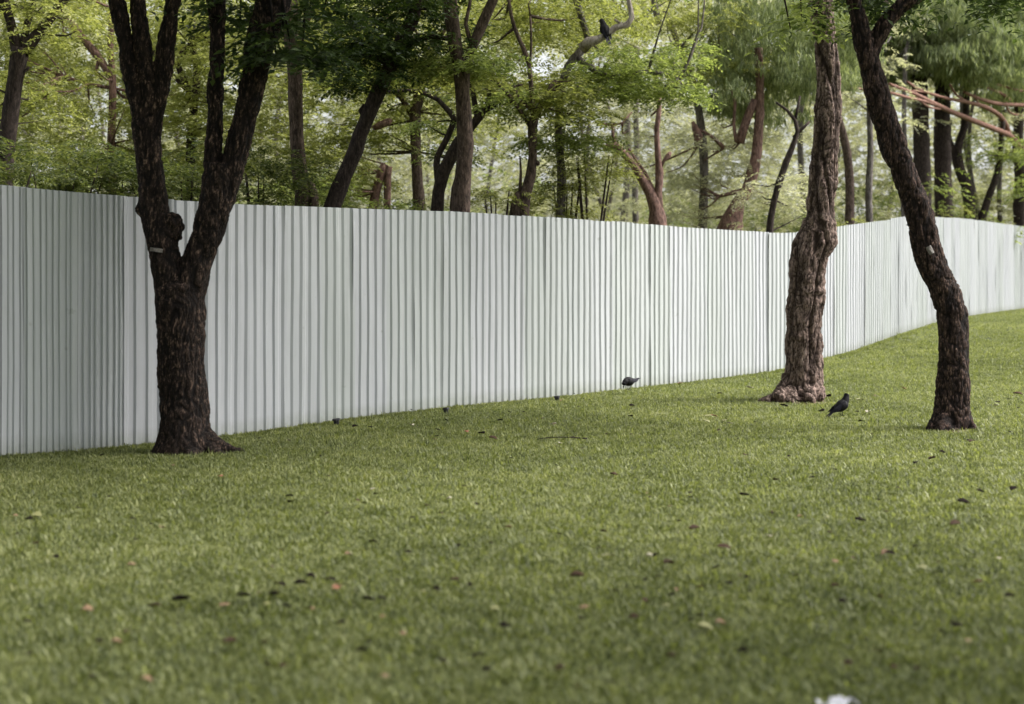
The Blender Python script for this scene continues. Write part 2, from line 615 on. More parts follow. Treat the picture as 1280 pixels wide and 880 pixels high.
def big_trunk(name, paths, Y, mat, parent, voxel=0.013, freq=20.0, amp=0.014, lump=0.03, blobs=(), zstretch=.33, furrow=0.0):
    T = Tubes()
    for k, pa in enumerate(paths):
        pts, rad = px_path(pa, Y)
        T.add(pts, rad, 18, 0.06, 0.10, k)
    for (px, py, r_px, dy) in blobs:
        c = P(px, py, Y + dy)
        r = r_px / F * Y
        T.add([c + Vector((0, 0, -r)), c + Vector((0, 0, -r * .6)), c, c + Vector((0, 0, r * .6)), c + Vector((0, 0, r))],
              [r * .2, r * .8, r, r * .8, r * .2], 10, r * .3, 0.3, px)
    me = T.mesh(name + '_raw')
    o = bpy.data.objects.new('raw', me)
    COL.objects.link(o)
    md = o.modifiers.new('r', 'REMESH')
    md.mode = 'VOXEL'
    md.voxel_size = voxel
    sm = o.modifiers.new('s', 'SMOOTH')
    sm.factor = 0.5
    sm.iterations = 4
    dg = bpy.context.evaluated_depsgraph_get()
    ev = o.evaluated_get(dg)
    m2 = bpy.data.meshes.new_from_object(ev)
    bpy.data.objects.remove(o)
    n = len(m2.vertices)
    co = np.empty(n * 3, np.float32); m2.vertices.foreach_get('co', co); co = co.reshape(-1, 3)
    no = np.empty(n * 3, np.float32); m2.vertices.foreach_get('normal', no); no = no.reshape(-1, 3)
    disp = np.empty(n); plate = np.empty(n)
    for i in range(n):
        x, y, z = co[i]
        w1 = noise.noise(Vector((x * 5, y * 5, z * 3))) * .10
        w2 = noise.noise(Vector((x * 5 + 9, y * 5, z * 3))) * .10
        g1 = noise.noise(Vector(((x + w1) * freq, (y + w2) * freq, (z + w1) * freq * zstretch * .7)))
        g2 = noise.noise(Vector(((x + w2) * freq * 1.9, (y + w1) * freq * 1.9 + 7, (z + w2 * 2) * freq * zstretch * 2.6)))
        g3 = noise.noise(Vector((x * freq * 3.5, y * freq * 3.5, z * freq * 1.6)))
        c = min(1.0, abs(g1) * 4.2) * (.45 + .55 * min(1.0, abs(g2) * 4.0)) + .22 * g3
        c = min(1.0, max(0.0, c))
        l = noise.noise(Vector((x * 3.1 + 5, y * 3.1, z * 2.2)))
        l2 = noise.noise(Vector((x * 12, y * 12, z * 5)))
        fu = 0.0
        if furrow:
            fu = -furrow * max(0.0, 1 - abs(noise.noise(Vector((x * 6, y * 6, z * .9 + 3)))) * 5)
        disp[i] = amp * (c - .6) + lump * l + amp * .8 * l2 + fu
        plate[i] = c * (1 - min(1, -fu / (furrow + 1e-6)) * .8 if furrow else 1) * (0.75 + .5 * l2)
    co += no * disp[:, None]
    m2.vertices.foreach_set('co', co.ravel())
    at = m2.attributes.new('plate', 'FLOAT', 'POINT')
    at.data.foreach_set('value', plate.astype(np.float32))
    m2.update()
    m2.materials.clear()
    return link(name, m2, mat, parent, True, True)


# ------------------------------------------------------------------ foliage
def unit(a):
    return a / np.maximum(np.linalg.norm(a, axis=-1, keepdims=True), 1e-9)


class Leaves:
    def __init__(self, seed=1):
        self.o, self.d, self.n, self.L, self.W = [], [], [], [], []
        self.r = np.random.default_rng(seed)

    def _push(self, o, d, n, L, W):
        self.o.append(o.reshape(-1, 3)); self.d.append(d.reshape(-1, 3)); self.n.append(n.reshape(-1, 3))
        self.L.append(L.reshape(-1)); self.W.append(W.reshape(-1))

    def sprays(self, org, az, droop, length, K, leafL, leafW):
        """compound leaves: pairs of leaflets along a drooping rachis"""
        r = self.r
        N = len(org)
        hd = np.stack([np.cos(az), np.sin(az), np.zeros(N)], 1)
        side = np.stack([-np.sin(az), np.cos(az), r.normal(0, .25, N)], 1)
        side = unit(side)
        t = (np.arange(K) + .7) / K
        T = t[None, :, None]
        pos = org[:, None, :] + hd[:, None, :] * (length[:, None, None] * T) + np.array([0, 0, -1.0]) * (droop[:, None, None] * length[:, None, None] * T * T)
        for sgn in (-1, 1):
            d = side[:, None, :] * sgn + hd[:, None, :] * .55 + r.normal(0, .22, (N, K, 3)) + np.array([0, 0, -.18])
            d = unit(d)
            up = np.array([0, 0, 1.0]) + r.normal(0, .35, (N, K, 3))
            L = leafL * r.uniform(.7, 1.25, (N, K)) * (1 - .35 * np.abs(t - .45))[None, :]
            self._push(pos, d, up, L, leafW * r.uniform(.8, 1.2, (N, K)))

    def pad(self, c, rx, ry, rz, n, kind='pin', size=1.0):
        """one flat branch end: leaf sprays around the point c"""
        r = self.r
        a = r.uniform(0, 2 * np.pi, n)
        rr = np.sqrt(r.uniform(0.02, 1, n))
        org = np.stack([np.cos(a) * rr * rx, np.sin(a) * rr * ry, r.normal(0, .5, n) * rz - .35 * rz * rr ** 2], 1) + np.array(c)
        az = a + r.normal(0, .7, n)
        if kind == 'pin':
            self.sprays(org, az, r.uniform(.1, .7, n), r.uniform(.22, .42, n) * size, 7, .085 * size, .034 * size)
        elif kind == 'broad':
            self.sprays(org, az, r.uniform(.2, .9, n), r.uniform(.14, .30, n) * size, 4, .12 * size, .055 * size)
        elif kind == 'droop':
            K = 9
            pos = org[:, None, :] + r.normal(0, .05 * size, (n, K, 3))
            d = unit(r.normal(0, .28, (n, K, 3)) + np.array([0, 0, -1.0]))
            nn = r.normal(0, 1, (n, K, 3)) * np.array([1, 1, .2])
            self._push(pos, d, nn, .20 * size * r.uniform(.6, 1.3, (n, K)), .036 * size * r.uniform(.8, 1.2, (n, K)))

    def mesh(self, name):
        o = np.concatenate(self.o); d = np.concatenate(self.d); n = np.concatenate(self.n)
        L = np.concatenate(self.L)[:, None]; W = np.concatenate(self.W)[:, None]
        s = unit(np.cross(d, n))
        nn = unit(np.cross(s, d))
        mid = o + d * L * .45
        v = np.stack([o, mid + s * W * .5 + nn * W * .12, o + d * L - nn * L * .08, mid - s * W * .5 + nn * W * .12], 1)
        N = len(o)
        b = np.arange(N)[:, None] * 4
        tri = np.stack([b + np.array([[0, 1, 2]]), b + np.array([[0, 2, 3]])], 1).reshape(-1, 3)
        return from_np(name, v.reshape(-1, 3), None, tri)


def keep_above_view(c, margin=0.15):
    return c[2] > CAMZ + .2013 * c[1] + margin


TREE_N = [0]


def tree(name, label, base_px, Y, trunk_paths, bark, leafmat, regions, group=None, cat='tree', seg=10, twigs=True, kind=None):
    """a tree beyond the fence: trunk with limbs, twigs and a crown of leaf sprays.
    regions: (px0, py0, px1, py1, Y0, Y1, pads, pad radius, sprays per pad, leaf kind, size)"""
    TREE_N[0] += 1
    seed = TREE_N[0] * 13
    r = random.Random(seed)
    X = (base_px - 640) / F * Y
    root = empty(name, (X, Y, float(ground(X, Y))))
    tag(root, label, cat, group)
    T = Tubes()
    nodes = []
    for k, pa in enumerate(trunk_paths):
        pts, rad = px_path(pa, Y)
        if k == 0:
            # carry the stem down to the soil hidden behind the fence
            lo = pts[0]
            pts = [Vector((lo.x + (X - lo.x) * 1.0, Y, root.location.z - .1)), Vector(((lo.x + X) / 2, Y, (lo.z + root.location.z) / 2))] + pts
            rad = [rad[0] * 1.35, rad[0] * 1.08] + rad
        T.add(pts, rad, seg, 0.16, 0.22, seed + k)
        nodes += [p for p in pts if p.z > 2.2]
    LV = Leaves(seed)
    tw = Tubes()
    for reg in regions:
        x0, y0, x1, y1, Y0, Y1, npad, pr, ns, kd, size = reg
        for q in range(npad):
            Yq = r.uniform(Y0, Y1)
            c = P(r.uniform(x0, x1), r.uniform(y0, y1), Yq)
            rad = pr * r.uniform(.6, 1.3)
            n = max(4, int(ns * (rad / pr) ** 1.5))
            LV.pad(c, rad, rad, rad * (.28 if kd != 'droop' else .5), n, kd, size)
            if nodes and twigs and q % 2 == 0:
                e = min(nodes, key=lambda p: (p - c).length + max(0, p.z - c.z) * .5)
                dist = (e - c).length
                if .3 < dist < 2.3:
                    m = (e + c) / 2 + Vector((r.uniform(-.15, .15), r.uniform(-.15, .15), -.06 * dist))
                    tw.add([e, m, c + Vector((0, 0, -.02))], [.012 + .008 * dist, .010 + .003 * dist, .005], 5, .35, .1, q)
    link('trunk', T.mesh('trunk'), bark, root, True, True)
    if tw.V:
        link('branchwork', tw.mesh('branchwork'), bark, root, True, True)['kind'] = 'stuff'
    if LV.o:
        link('crown', LV.mesh('crown'), leafmat, root, False, True)
    return root


# ---- front tree 1: three-stemmed trunk, left of the picture
YL = 12.95
t1 = empty('tree', on_ground(232, 566))
tag(t1, 'dark forked tree with many rising stems in front of the fence', 'tree')
L_main = [(234, 578, 84), (232, 560, 78), (231, 545, 68), (230, 525, 62), (229, 495, 59), (227, 460, 57), (226, 420, 60), (225, 385, 62), (224, 360, 56), (223, 344, 20)]
L_left = [(216, 372, 44), (209, 345, 43), (204, 320, 41), (199, 295, 42), (192, 268, 40), (190, 245, 36), (187, 215, 36), (184, 180, 37), (180, 150, 36)]
L_A = [(182, 175, 30), (172, 125, 24), (163, 90, 22), (157, 60, 21), (146, 0, 22), (136, -50, 21), (128, -90, 20)]
L_B = [(186, 170, 28), (186, 125, 24), (182, 90, 23), (179, 60, 22), (171, 0, 21), (166, -50, 20), (163, -90, 20)]
L_C = [(190, 190, 22), (194, 150, 23), (201, 110, 24), (207, 60, 23), (216, 0, 21), (224, -50, 20), (228, -90, 20)]
L_right = [(232, 385, 44), (240, 350, 44), (250, 320, 41), (259, 295, 42), (268, 262, 46), (273, 225, 50), (275, 205, 48)]
L_D = [(266, 235, 28), (266, 190, 24), (269, 150, 21), (270, 100, 21), (272, 50, 21), (269, 0, 27), (264, -50, 24), (262, -90, 22)]
L_E = [(280, 250, 34), (292, 200, 32), (306, 150, 33), (316, 100, 37), (327, 50, 41), (342, 0, 46), (356, -50, 44), (366, -90, 42)]
roots1 = [[(250, 545, 40), (268, 556, 24, -.05), (285, 563, 14, -.08), (306, 567, 6, -.10)],
          [(215, 550, 34), (202, 562, 22, -.03), (190, 569, 10, -.05)],
          [(232, 550, 40), (236, 566, 26, -.18), (240, 574, 12, -.32)],
          [(250, 550, 34), (268, 566, 16, -.16), (282, 571, 7, -.22)],
          [(232, 550, 34), (228, 560, 22, .22), (225, 566, 12, .36)]]
slim = lambda pa: [(q[0], q[1], q[2] * .89) + tuple(q[3:]) for q in pa]
L_left, L_A, L_B, L_C, L_right, L_D, L_E = map(slim, (L_left, L_A, L_B, L_C, L_right, L_D, L_E))
big_trunk('trunk', [L_main, L_left, L_A, L_B, L_C, L_right, L_D, L_E] + roots1, YL, M['bark_dark'], t1, 0.014, 24, .016, .028,
          blobs=[(218, 292, 9, 0), (216, 277, 10, -.02), (178, 262, 10, 0), (221, 283, 8, .02)])

# ---- front tree 2: pinkish bark, right of the middle
YM = 18.4
t2 = empty('tree', on_ground(1003, 503))
tag(t2, 'tree with rough pinkish brown bark and pale flared roots, near the standing crow', 'tree')
M_main = [(1003, 512, 60), (1003, 498, 53), (1004, 480, 48), (1005, 440, 45), (1006, 400, 45), (1008, 370, 46), (1009, 345, 47), (1013, 320, 47), (1021, 297, 49), (1025, 270, 40), (1028, 240, 36), (1031, 200, 34), (1034, 150, 33), (1036, 100, 29), (1033, 60, 28), (1028, 20, 28), (1022, -20, 28), (1014, -80, 27)]
roots2 = [[(994, 480, 34), (980, 494, 24, -.1), (966, 501, 15, -.15), (948, 506, 8, -.18)], [(990, 470, 26), (984, 486, 24, -.1), (972, 500, 16, -.3)],
          [(1000, 482, 30), (993, 497, 22, -.25), (988, 506, 13, -.42)],
          [(1008, 480, 28), (1010, 496, 22, -.28), (1010, 505, 13, -.45)],
          [(1016, 480, 26), (1023, 494, 18, -.2), (1028, 502, 11, -.3)],
          [(1005, 485, 30), (1000, 500, 18, .3), (1000, 505, 9, .5)]]
big_trunk('trunk', [M_main] + roots2, YM, M['bark_pink'], t2, 0.012, 36, .016, .030,
          blobs=[(1038, 292, 8, 0), (996, 340, 10, -.05), (1000, 420, 12, -.1)], furrow=.045)

# ---- front tree 3: bent dark trunk at the right
YR = 14.85
t3 = empty('tree', on_ground(1190, 538))
tag(t3, 'bent dark brown tree leaning over the lawn, with a small white tag on its trunk', 'tree')
R_main = [(1190, 548, 50), (1190, 532, 45), (1190, 500, 41), (1192, 450, 38), (1192, 420, 37), (1190, 395, 37), (1183, 370, 36), (1172, 345, 35), (1161, 318, 34), (1154, 290, 33), (1146, 255, 32), (1134, 225, 31), (1122, 195, 30), (1112, 165, 30), (1103, 140, 29), (1095, 110, 29), (1088, 80, 29), (1080, 55, 26), (1074, 28, 22), (1068, 0, 20), (1062, -60, 20)]
R_br = [(1088, 78, 22), (1097, 48, 20), (1110, 26, 19), (1126, 9, 18), (1150, -8, 17), (1185, -45, 16)]
roots3 = [[(1182, 510, 26), (1172, 530, 18, -.08), (1161, 540, 10, -.14)], [(1200, 510, 24), (1208, 528, 18, -.08), (1218, 539, 10, -.14)], [(1185, 515, 26), (1180, 534, 16, -.2), (1176, 545, 8, -.34)],
          [(1190, 525, 28), (1190, 540, 18, -.15), (1192, 546, 9, -.3)]]
big_trunk('trunk', [R_main, R_br] + roots3, YR, M['bark_brown'], t3, 0.012, 22, .018, .026,
          blobs=[(1162, 268, 6, 0), (1168, 308, 5, 0), (1208, 502, 5, 0), (1160, 255, 5, 0), (1148, 235, 5, 0)])
# thorns: broken twig stubs
st = Tubes()
for (a, b) in (((1146, 284), (1133, 281)), ((1150, 312), (1141, 303)), ((1146, 282), (1136, 286)), ((1152, 310), (1143, 312))):
    st = Tubes()
    st.add([P(*a, YR), P(*b, YR - .05)], [.016, .004], 6, .03, .2, a[0])
    link('twig_stub', st.mesh('twig_stub'), M['bark_brown'], t3, True, True)


def front_crown(root, limbs, Y, pads, mat, seed, hang=()):
    r = random.Random(seed)
    T = Tubes()
    nodes = []
    for (px, py, w, tx, ty, tz) in limbs:
        a = P(px, py, Y)
        rad = w / 2 / F * Y
        e = Vector((tx, ty, tz))
        m = (a + e) / 2 + Vector((r.uniform(-.2, .2), r.uniform(-.2, .2), .25))
        T.add([a, m, e], [rad, rad * .65, rad * .25], 10, .25, .2, px)
        nodes += [a.lerp(e, .3), m, e]
        for _ in range(4):
            s = a.lerp(e, r.uniform(.3, 1))
            q = s + Vector((r.uniform(-1.6, 1.6), r.uniform(-1.6, 1.6), r.uniform(.2, 1.3)))
            T.add([s, (s + q) / 2 + Vector((0, 0, .15)), q], [rad * .35, rad * .22, .012], 6, .3, .2, px)
            nodes.append(q)
    LV = Leaves(seed)
    cx, cy, cz, rx, ry, rz, n = pads
    tw = Tubes()
    for _ in range(n if root is not None else 0):
        for __ in range(30):
            u = Vector((r.uniform(-1, 1), r.uniform(-1, 1), r.uniform(-1, 1)))
            if .3 < u.length < 1: break
        c = Vector((cx + u.x * rx, cy + u.y * ry, cz + u.z * rz))
        if not keep_above_view(c, .75): continue
        LV.pad(c, .5, .5, .15, 12, 'pin', 1.5)
        e = min(nodes, key=lambda p: (p - c).length)
        T.add([e, (e + c) / 2 + Vector((0, 0, .1)), c], [.03, .018, .006], 5, .5, .1, _)
    for (px, py, dy, rad, ns) in hang:
        c = P(px, py, Y + dy)
        LV.pad(c, rad * 1.25, rad, rad * .5, int(ns * 1.6), 'pin', 1.35)
        up = c + Vector((r.uniform(-.2, .2), r.uniform(-.1, .1), .9))
        T.add([up, (up + c) / 2, c], [.02, .014, .006], 5, .3, .1, px)
    link('limbs', T.mesh('limbs'), root.children[0].data.materials[0], root, True, True)
    link('crown', LV.mesh('crown'), mat, root, False, True)


front_crown(t1, [(130, -85, 20, -6.4, 13.5, 7.0), (164, -85, 20, -4.3, 15.0, 7.4), (227, -85, 20, -3.2, 11.5, 7.3), (263, -85, 22, -2.2, 14.4, 7.6), (364, -85, 42, -.6, 12.2, 7.2), (364, -85, 26, 1.4, 12.8, 7.6)],
            YL, (-2.2, 12.2, 7.4, 5.6, 4.8, 2.2, 300), M['dark'], 5,
            hang=[(296, 4, .3, .22, 12), (318, 18, .5, .20, 12), (300, 28, .4, .15, 8), (345, 66, -.3, .16, 12), (362, 52, -.4, .20, 16), (378, 62, -.3, .15, 10), (388, 8, -.2, .25, 12), (405, 12, -.2, .16, 8), (354, 35, -.3, .12, 6)])
front_crown(t2, [(1015, -75, 27, 3.2, 18.0, 8.2), (1015, -75, 20, 4.9, 19.5, 8.0), (1016, -70, 18, 3.4, 16.4, 7.6)],
            YM, (3.9, 17.6, 8.3, 3.2, 3.2, 1.9, 60), M['green'], 6,
            hang=[(988, 36, -2.5, .12, 5), (1002, 26, -2.4, .14, 6), (1018, 4, -2.4, .16, 7), (1046, 2, -2.3, .16, 8)])
front_crown(t3, [(1062, -55, 20, 2.6, 14.6, 6.9), (1184, -42, 16, 5.8, 14.6, 6.9), (1184, -42, 14, 5.0, 13.0, 6.8)],
            YR, (4.6, 14.2, 7.1, 3.0, 3.2, 1.7, 55), M['dark'], 8,
            hang=[(1062, -4, .3, .16, 8), (1078, 8, .4, .16, 8), (1094, 20, .4, .12, 5), (1108, -8, .3, .2, 8), (1235, -10, 0, .3, 14), (1275, -6, 0, .25, 12), (1190, -14, 0, .25, 10)])

def shade_tree(label, x, y, seed, hgt=7.4, n=110, rx=3.4):
    """a tree of the same lawn that stands outside the picture and throws its shade into it"""
    root = empty('tree', (x, y, float(ground(x, y))))
    tag(root, label, 'tree')
    r = random.Random(seed)
    T = Tubes(); LV = Leaves(seed)
    T.add([Vector((x, y, -.1)), Vector((x + .1, y, 1.5)), Vector((x, y + .1, 3.4)), Vector((x + .2, y, 5.2))], [.34, .24, .22, .15], 14, .2, .2, seed)
    ends = []
    for k in range(9):
        a = k * .7 + r.uniform(-.2, .2)
        s_ = Vector((x, y + .05, r.uniform(2.9, 4.8)))
        e = Vector((x + math.cos(a) * rx * .75, y + math.sin(a) * rx * .75, hgt + r.uniform(-1, .6)))
        T.add([s_, s_.lerp(e, .5) + Vector((0, 0, .2)), e], [.11, .07, .02], 8, .25, .2, k)
        ends += [s_.lerp(e, .5), e]
    for _ in range(n):
        while True:
            u = Vector((r.uniform(-1, 1), r.uniform(-1, 1), r.uniform(-1, 1)))
            if u.length < 1: break
        c = Vector((x + u.x * rx, y + u.y * rx, hgt + u.z * 1.7))
        if not keep_above_view(c, .6): continue
        LV.pad(c, .5, .5, .15, 12, 'pin', 1.5)
        e = min(ends, key=lambda p: (p - c).length)
        T.add([e, (e + c) / 2, c], [.03, .018, .006], 5, .6, .1, _)
    link('trunk', T.mesh('trunk'), M['bark_brown'], root, True, True)
    link('crown', LV.mesh('crown'), M['green'], root, False, True)


shade_tree('park tree shading the near right lawn from outside the picture', 7.6, 5.6, 61, 7.4, 120, 3.6)  # out-of-view trees, added to darken the lawn and fence
shade_tree('park tree shading the lawn corner beside the nearest end of the fence', -6.6, 9.2, 62, 6.9, 320, 4.0)
shade_tree('park tree near the camera position, outside the picture on the fence side', -5.2, 3.4, 64, 6.3, 260, 3.8)
shade_tree('park tree standing behind the place the photograph was taken from', 4.5, -1.5, 63, 7.6, 110, 3.6)

# ------------------------------------------------------------------ trees beyond the fence
tree('tree', 'dark trunk forking low in front of lime foliage, at the picture corner', 8, 19.5,
     [[(6, 215, 22), (10, 170, 22), (16, 120, 20), (22, 80, 20), (26, 60, 24)],
      [(24, 75, 18), (14, 30, 12), (4, -5, 12), (-6, -60, 12)], [(26, 68, 18), (48, 42, 14), (66, 18, 12), (86, -8, 11), (110, -50, 10)],
      [(26, 70, 12), (34, 30, 9), (44, -10, 8), (46, -60, 8)], [(14, 150, 5), (30, 90, 4), (36, 84, 4)], [(-24, 30, 22), (-4, 10, 16), (10, -30, 14)]],
     M['bark_fardark'], M['lime'],
     [(-70, -60, 120, 60, 18.8, 21, 26, .5, 20, 'pin', 1.0), (-60, 90, 60, 200, 20, 22, 12, .5, 16, 'pin', 1.0)])
tree('tree', 'broad lime green layered tree with a thin trunk, behind the forked stems', 140, 24,
     [[(140, 240, 12), (139, 180, 10), (141, 110, 9), (138, 60, 8), (140, 10, 7), (137, -60, 6)],
      [(140, 100, 8), (126, 75, 10), (104, 48, 9), (78, 14, 9), (50, -30, 8)], [(139, 110, 5), (110, 105, 4), (80, 95, 3)], [(124, 72, 5), (120, 90, 4), (128, 100, 3)]],
     M['bark_farpink'], M['lime'],
     [(-40, -60, 235, 215, 22.5, 26.5, 120, .58, 26, 'pin', 1.05), (-40, -60, 235, 215, 27, 29, 50, .8, 26, 'pin', 1.3)])
tree('tree', 'lime green tree with a dark slender upper stem, seen between the forked stems', 232, 24.5,
     [[(236, 240, 12), (240, 160, 11), (246, 90, 9), (240, 50, 9), (243, 0, 8), (246, -60, 7)], [(236, 112, 7), (222, 80, 8), (228, 66, 8), (236, 56, 6)],
      [(240, 120, 6), (200, 76, 5), (190, 66, 4)]],
     M['bark_fardark'], M['lime'],
     [(190, -60, 430, 225, 22.5, 26.5, 115, .58, 26, 'pin', 1.05), (190, -60, 430, 225, 27, 29, 45, .8, 26, 'pin', 1.3)])
tree('tree', 'straight pinkish brown trunk with a short side stump, just past the forked tree', 376, 19.5,
     [[(379, 262, 22), (378, 240, 20), (374, 210, 19), (371, 170, 18), (369, 120, 18), (368, 70, 20), (362, 20, 22), (356, -60, 22)],
      [(388, 262, 18), (390, 245, 16), (388, 232, 12), (384, 226, 5)], [(370, 66, 10), (378, 40, 6), (392, 8, 5), (400, -40, 5)]],
     M['bark_far'], M['green'],
     [(395, 20, 470, 90, 19, 20, 7, .35, 16, 'pin', 1.0), (330, -70, 460, -10, 18.6, 20.5, 16, .5, 18, 'pin', 1.0)])
tree('tree', 'slanting brown trunk under a heavy dark green leaf mass', 410, 18.6,
     [[(414, 262, 22), (424, 235, 21), (437, 205, 20), (450, 170, 19), (462, 140, 19), (474, 112, 18), (487, 85, 18), (500, 55, 17), (520, 10, 16), (530, -60, 15)],
      [(456, 150, 6), (452, 138, 9), (455, 130, 3)], [(424, 238, 9), (430, 234, 10), (434, 240, 4)], [(490, 80, 8), (460, 70, 7), (430, 66, 5), (410, 80, 3)],
      [(500, 60, 9), (540, 45, 7), (570, 50, 5)]],
     M['bark_fardark'], M['dark'],
     [(450, -30, 560, 85, 17.8, 19.6, 32, .36, 20, 'pin', 1.0), (412, 60, 480, 108, 18, 19.2, 9, .3, 16, 'pin', 1.0), (430, -60, 600, -20, 17.8, 20, 7, .45, 16, 'pin', 1.0),
      (440, 10, 480, 60, 18, 19.2, 9, .3, 18, 'pin', 1.0)])
tree('tree', 'bright green tree whose sprays hang over the twin dark stems', 523, 25,
     [[(524, 262, 16), (522, 230, 14), (520, 190, 13), (519, 150, 14), (522, 120, 10), (532, 100, 7), (540, 60, 6)],
      [(518, 150, 9), (506, 128, 7), (492, 112, 6)], [(522, 140, 7), (528, 118, 6), (534, 60, 5)]],
     M['bark_far'], M['lime'],
     [(380, -60, 600, 110, 23.5, 26.5, 60, .55, 26, 'pin', 1.05), (390, 80, 600, 190, 24.5, 27, 44, .5, 22, 'pin', 1.0), (540, 60, 600, 100, 18.4, 19.4, 9, .3, 16, 'pin', 1.0),
      (380, -60, 620, 170, 28, 30, 40, .8, 24, 'pin', 1.3)])
tree('tree', 'short pale sawn stump with a raised cut limb, low behind the slanting trunk', 470, 24,
     [[(466, 262, 12), (470, 240, 11), (477, 215, 12), (481, 205, 10)], [(484, 262, 9), (484, 235, 9), (486, 208, 9)], [(466, 160, 6), (474, 157, 9), (486, 152, 9), (490, 150, 4)]],
     M['bark_farpink'], M['lime'],
     [(395, 180, 475, 250, 23, 26, 16, .4, 20, 'pin', 1.0)])
tree('tree', 'black leaning twin stems with an arching bough, partly hidden by the knotted trunk', 548, 21,
     [[(546, 266, 17), (548, 240, 15), (554, 215, 17), (562, 200, 16), (574, 178, 15), (588, 160, 12), (600, 145, 10), (606, 135, 8)],
      [(548, 225, 11), (546, 205, 9), (547, 195, 8), (560, 170, 8), (568, 150, 8), (562, 140, 7), (548, 125, 6), (532, 117, 6), (505, 113, 5), (480, 116, 4)],
      [(606, 137, 8), (611, 126, 6), (612, 112, 4)], [(606, 137, 9), (626, 128, 7), (645, 130, 5)], [(590, 158, 8), (596, 145, 7), (590, 110, 6), (585, 60, 5)]],
     M['bark_fardark'], M['green'],
     [(585, 108, 690, 145, 20, 22.5, 9, .34, 16, 'pin', 1.0), (520, 150, 570, 200, 21, 22, 6, .3, 14, 'pin', 1.0)])
tree('tree', 'straight rough trunk with a round pale branch scar, the thickest stem just beyond the fence', 576, 18.3,
     [[(575, 268, 26), (577, 240, 23), (580, 210, 21), (582, 180, 20), (579, 140, 19), (577, 95, 19), (570, 60, 17), (565, 25, 18), (560, -15, 19), (555, -70, 18)],
      [(583, 85, 10), (592, 55, 13), (604, 28, 13), (616, 0, 13), (632, -50, 12)], [(566, 262, 9), (568, 235, 8), (574, 215, 6)],
      [(592, 62, 6), (582, 30, 5), (588, 0, 4)]],
     M['bark_far'], M['green'],
     [(500, -85, 690, -30, 17.6, 19.6, 12, .45, 16, 'pin', 1.0), (570, 60, 625, 85, 17.9, 18.9, 7, .3, 16, 'pin', .95), (550, 60, 575, 95, 17.9, 18.6, 4, .25, 14, 'pin', .95)])
tree('tree', 'slender green tree dividing into thin upright twigs, beside a cut stump', 650, 20.5,
     [[(652, 270, 17), (657, 245, 15), (663, 220, 13), (666, 195, 11), (665, 165, 12), (667, 148, 13)],
      [(667, 150, 10), (676, 132, 9), (688, 112, 8), (694, 102, 6)], [(667, 150, 7), (664, 110, 6), (661, 80, 6), (655, 62, 6), (643, 35, 5), (636, 0, 4), (630, -50, 4)],
      [(662, 90, 4), (664, 55, 3), (663, 20, 3)], [(663, 158, 6), (648, 135, 5), (630, 112, 5), (617, 98, 5), (616, 84, 5)], [(664, 138, 4), (650, 125, 3), (643, 108, 3)],
      [(616, 80, 5), (600, 74, 6), (585, 70, 4)], [(670, 206, 5), (672, 204, 8), (674, 202, 3)], [(645, 272, 18), (646, 255, 16), (648, 244, 12), (650, 238, 3)], [(650, 240, 5), (651, 215, 3), (650, 195, 2)]],
     M['bark_far'], M['lime'],
     [(600, -50, 745, 118, 20.5, 23.5, 46, .44, 22, 'pin', 1.0), (675, 110, 745, 150, 20, 21.5, 12, .32, 18, 'pin', 1.0), (605, -60, 790, 60, 24, 26, 30, .7, 24, 'pin', 1.2)])
crow_tree = tree('tree', 'green tree with a pale broken bough where the high crow perches', 690, 21.2,
     [[(700, 275, 12), (702, 220, 11), (698, 160, 10), (704, 100, 10), (718, 72, 10), (734, 56, 10)],
      [(718, 70, 9), (760, 95, 7), (810, 90, 6), (850, 98, 4)], [(736, 52, 8), (720, 0, 8), (700, -60, 8)]],
     M['bark_grey'], M['green'],
     [(740, 58, 865, 112, 20.4, 22.4, 30, .38, 20, 'pin', 1.0), (700, 80, 780, 130, 20.6, 22, 7, .32, 18, 'pin', 1.0), (800, 95, 860, 135, 20.6, 22, 8, .3, 16, 'pin', 1.0),
      (730, -70, 900, -20, 20.4, 23, 16, .5, 18, 'pin', 1.0), (680, 135, 745, 185, 20.6, 22, 12, .3, 18, 'pin', 1.0)])
bt = Tubes()
for pa in ([(728, 60, 14, -.2), (737, 53, 14, -.3), (746, 50, 11, -.3), (756, 45, 9, -.3), (770, 34, 8, -.3), (784, 31, 8, -.3), (790, 22, 7, -.3), (788, 10, 6, -.3), (780, -30, 5, -.2)], [(770, 34, 6, -.3), (777, 30, 5, -.3), (768, 24, 3, -.3)]):
    pts, rad = px_path(pa, 21.2)
    bt.add(pts, rad, 10, .1, .25, 5)
tag(link('branch', bt.mesh('branch'), M['bark_pale'], crow_tree, True, True), 'pale broken bough')
tree('tree', 'pale lime tree crown of thin layers above the forked pinkish stem', 880, 30,
     [[(878, 290, 12), (880, 200, 11), (870, 120, 10), (850, 60, 8), (830, 10, 7)], [(868, 110, 6), (900, 70, 5), (930, 50, 4)], [(824, 30, 9), (818, 5, 8), (815, -40, 8)], [(790, 30, 4), (812, 14, 4), (826, 6, 3)]],
     M['bark_grey'], M['lime'],
     [(740, 10, 930, 100, 28, 31, 34, .55, 22, 'pin', 1.0), (850, 80, 960, 105, 28.5, 31, 8, .5, 20, 'pin', 1.0), (720, -50, 920, 20, 29, 33, 26, .6, 22, 'pin', 1.1)])
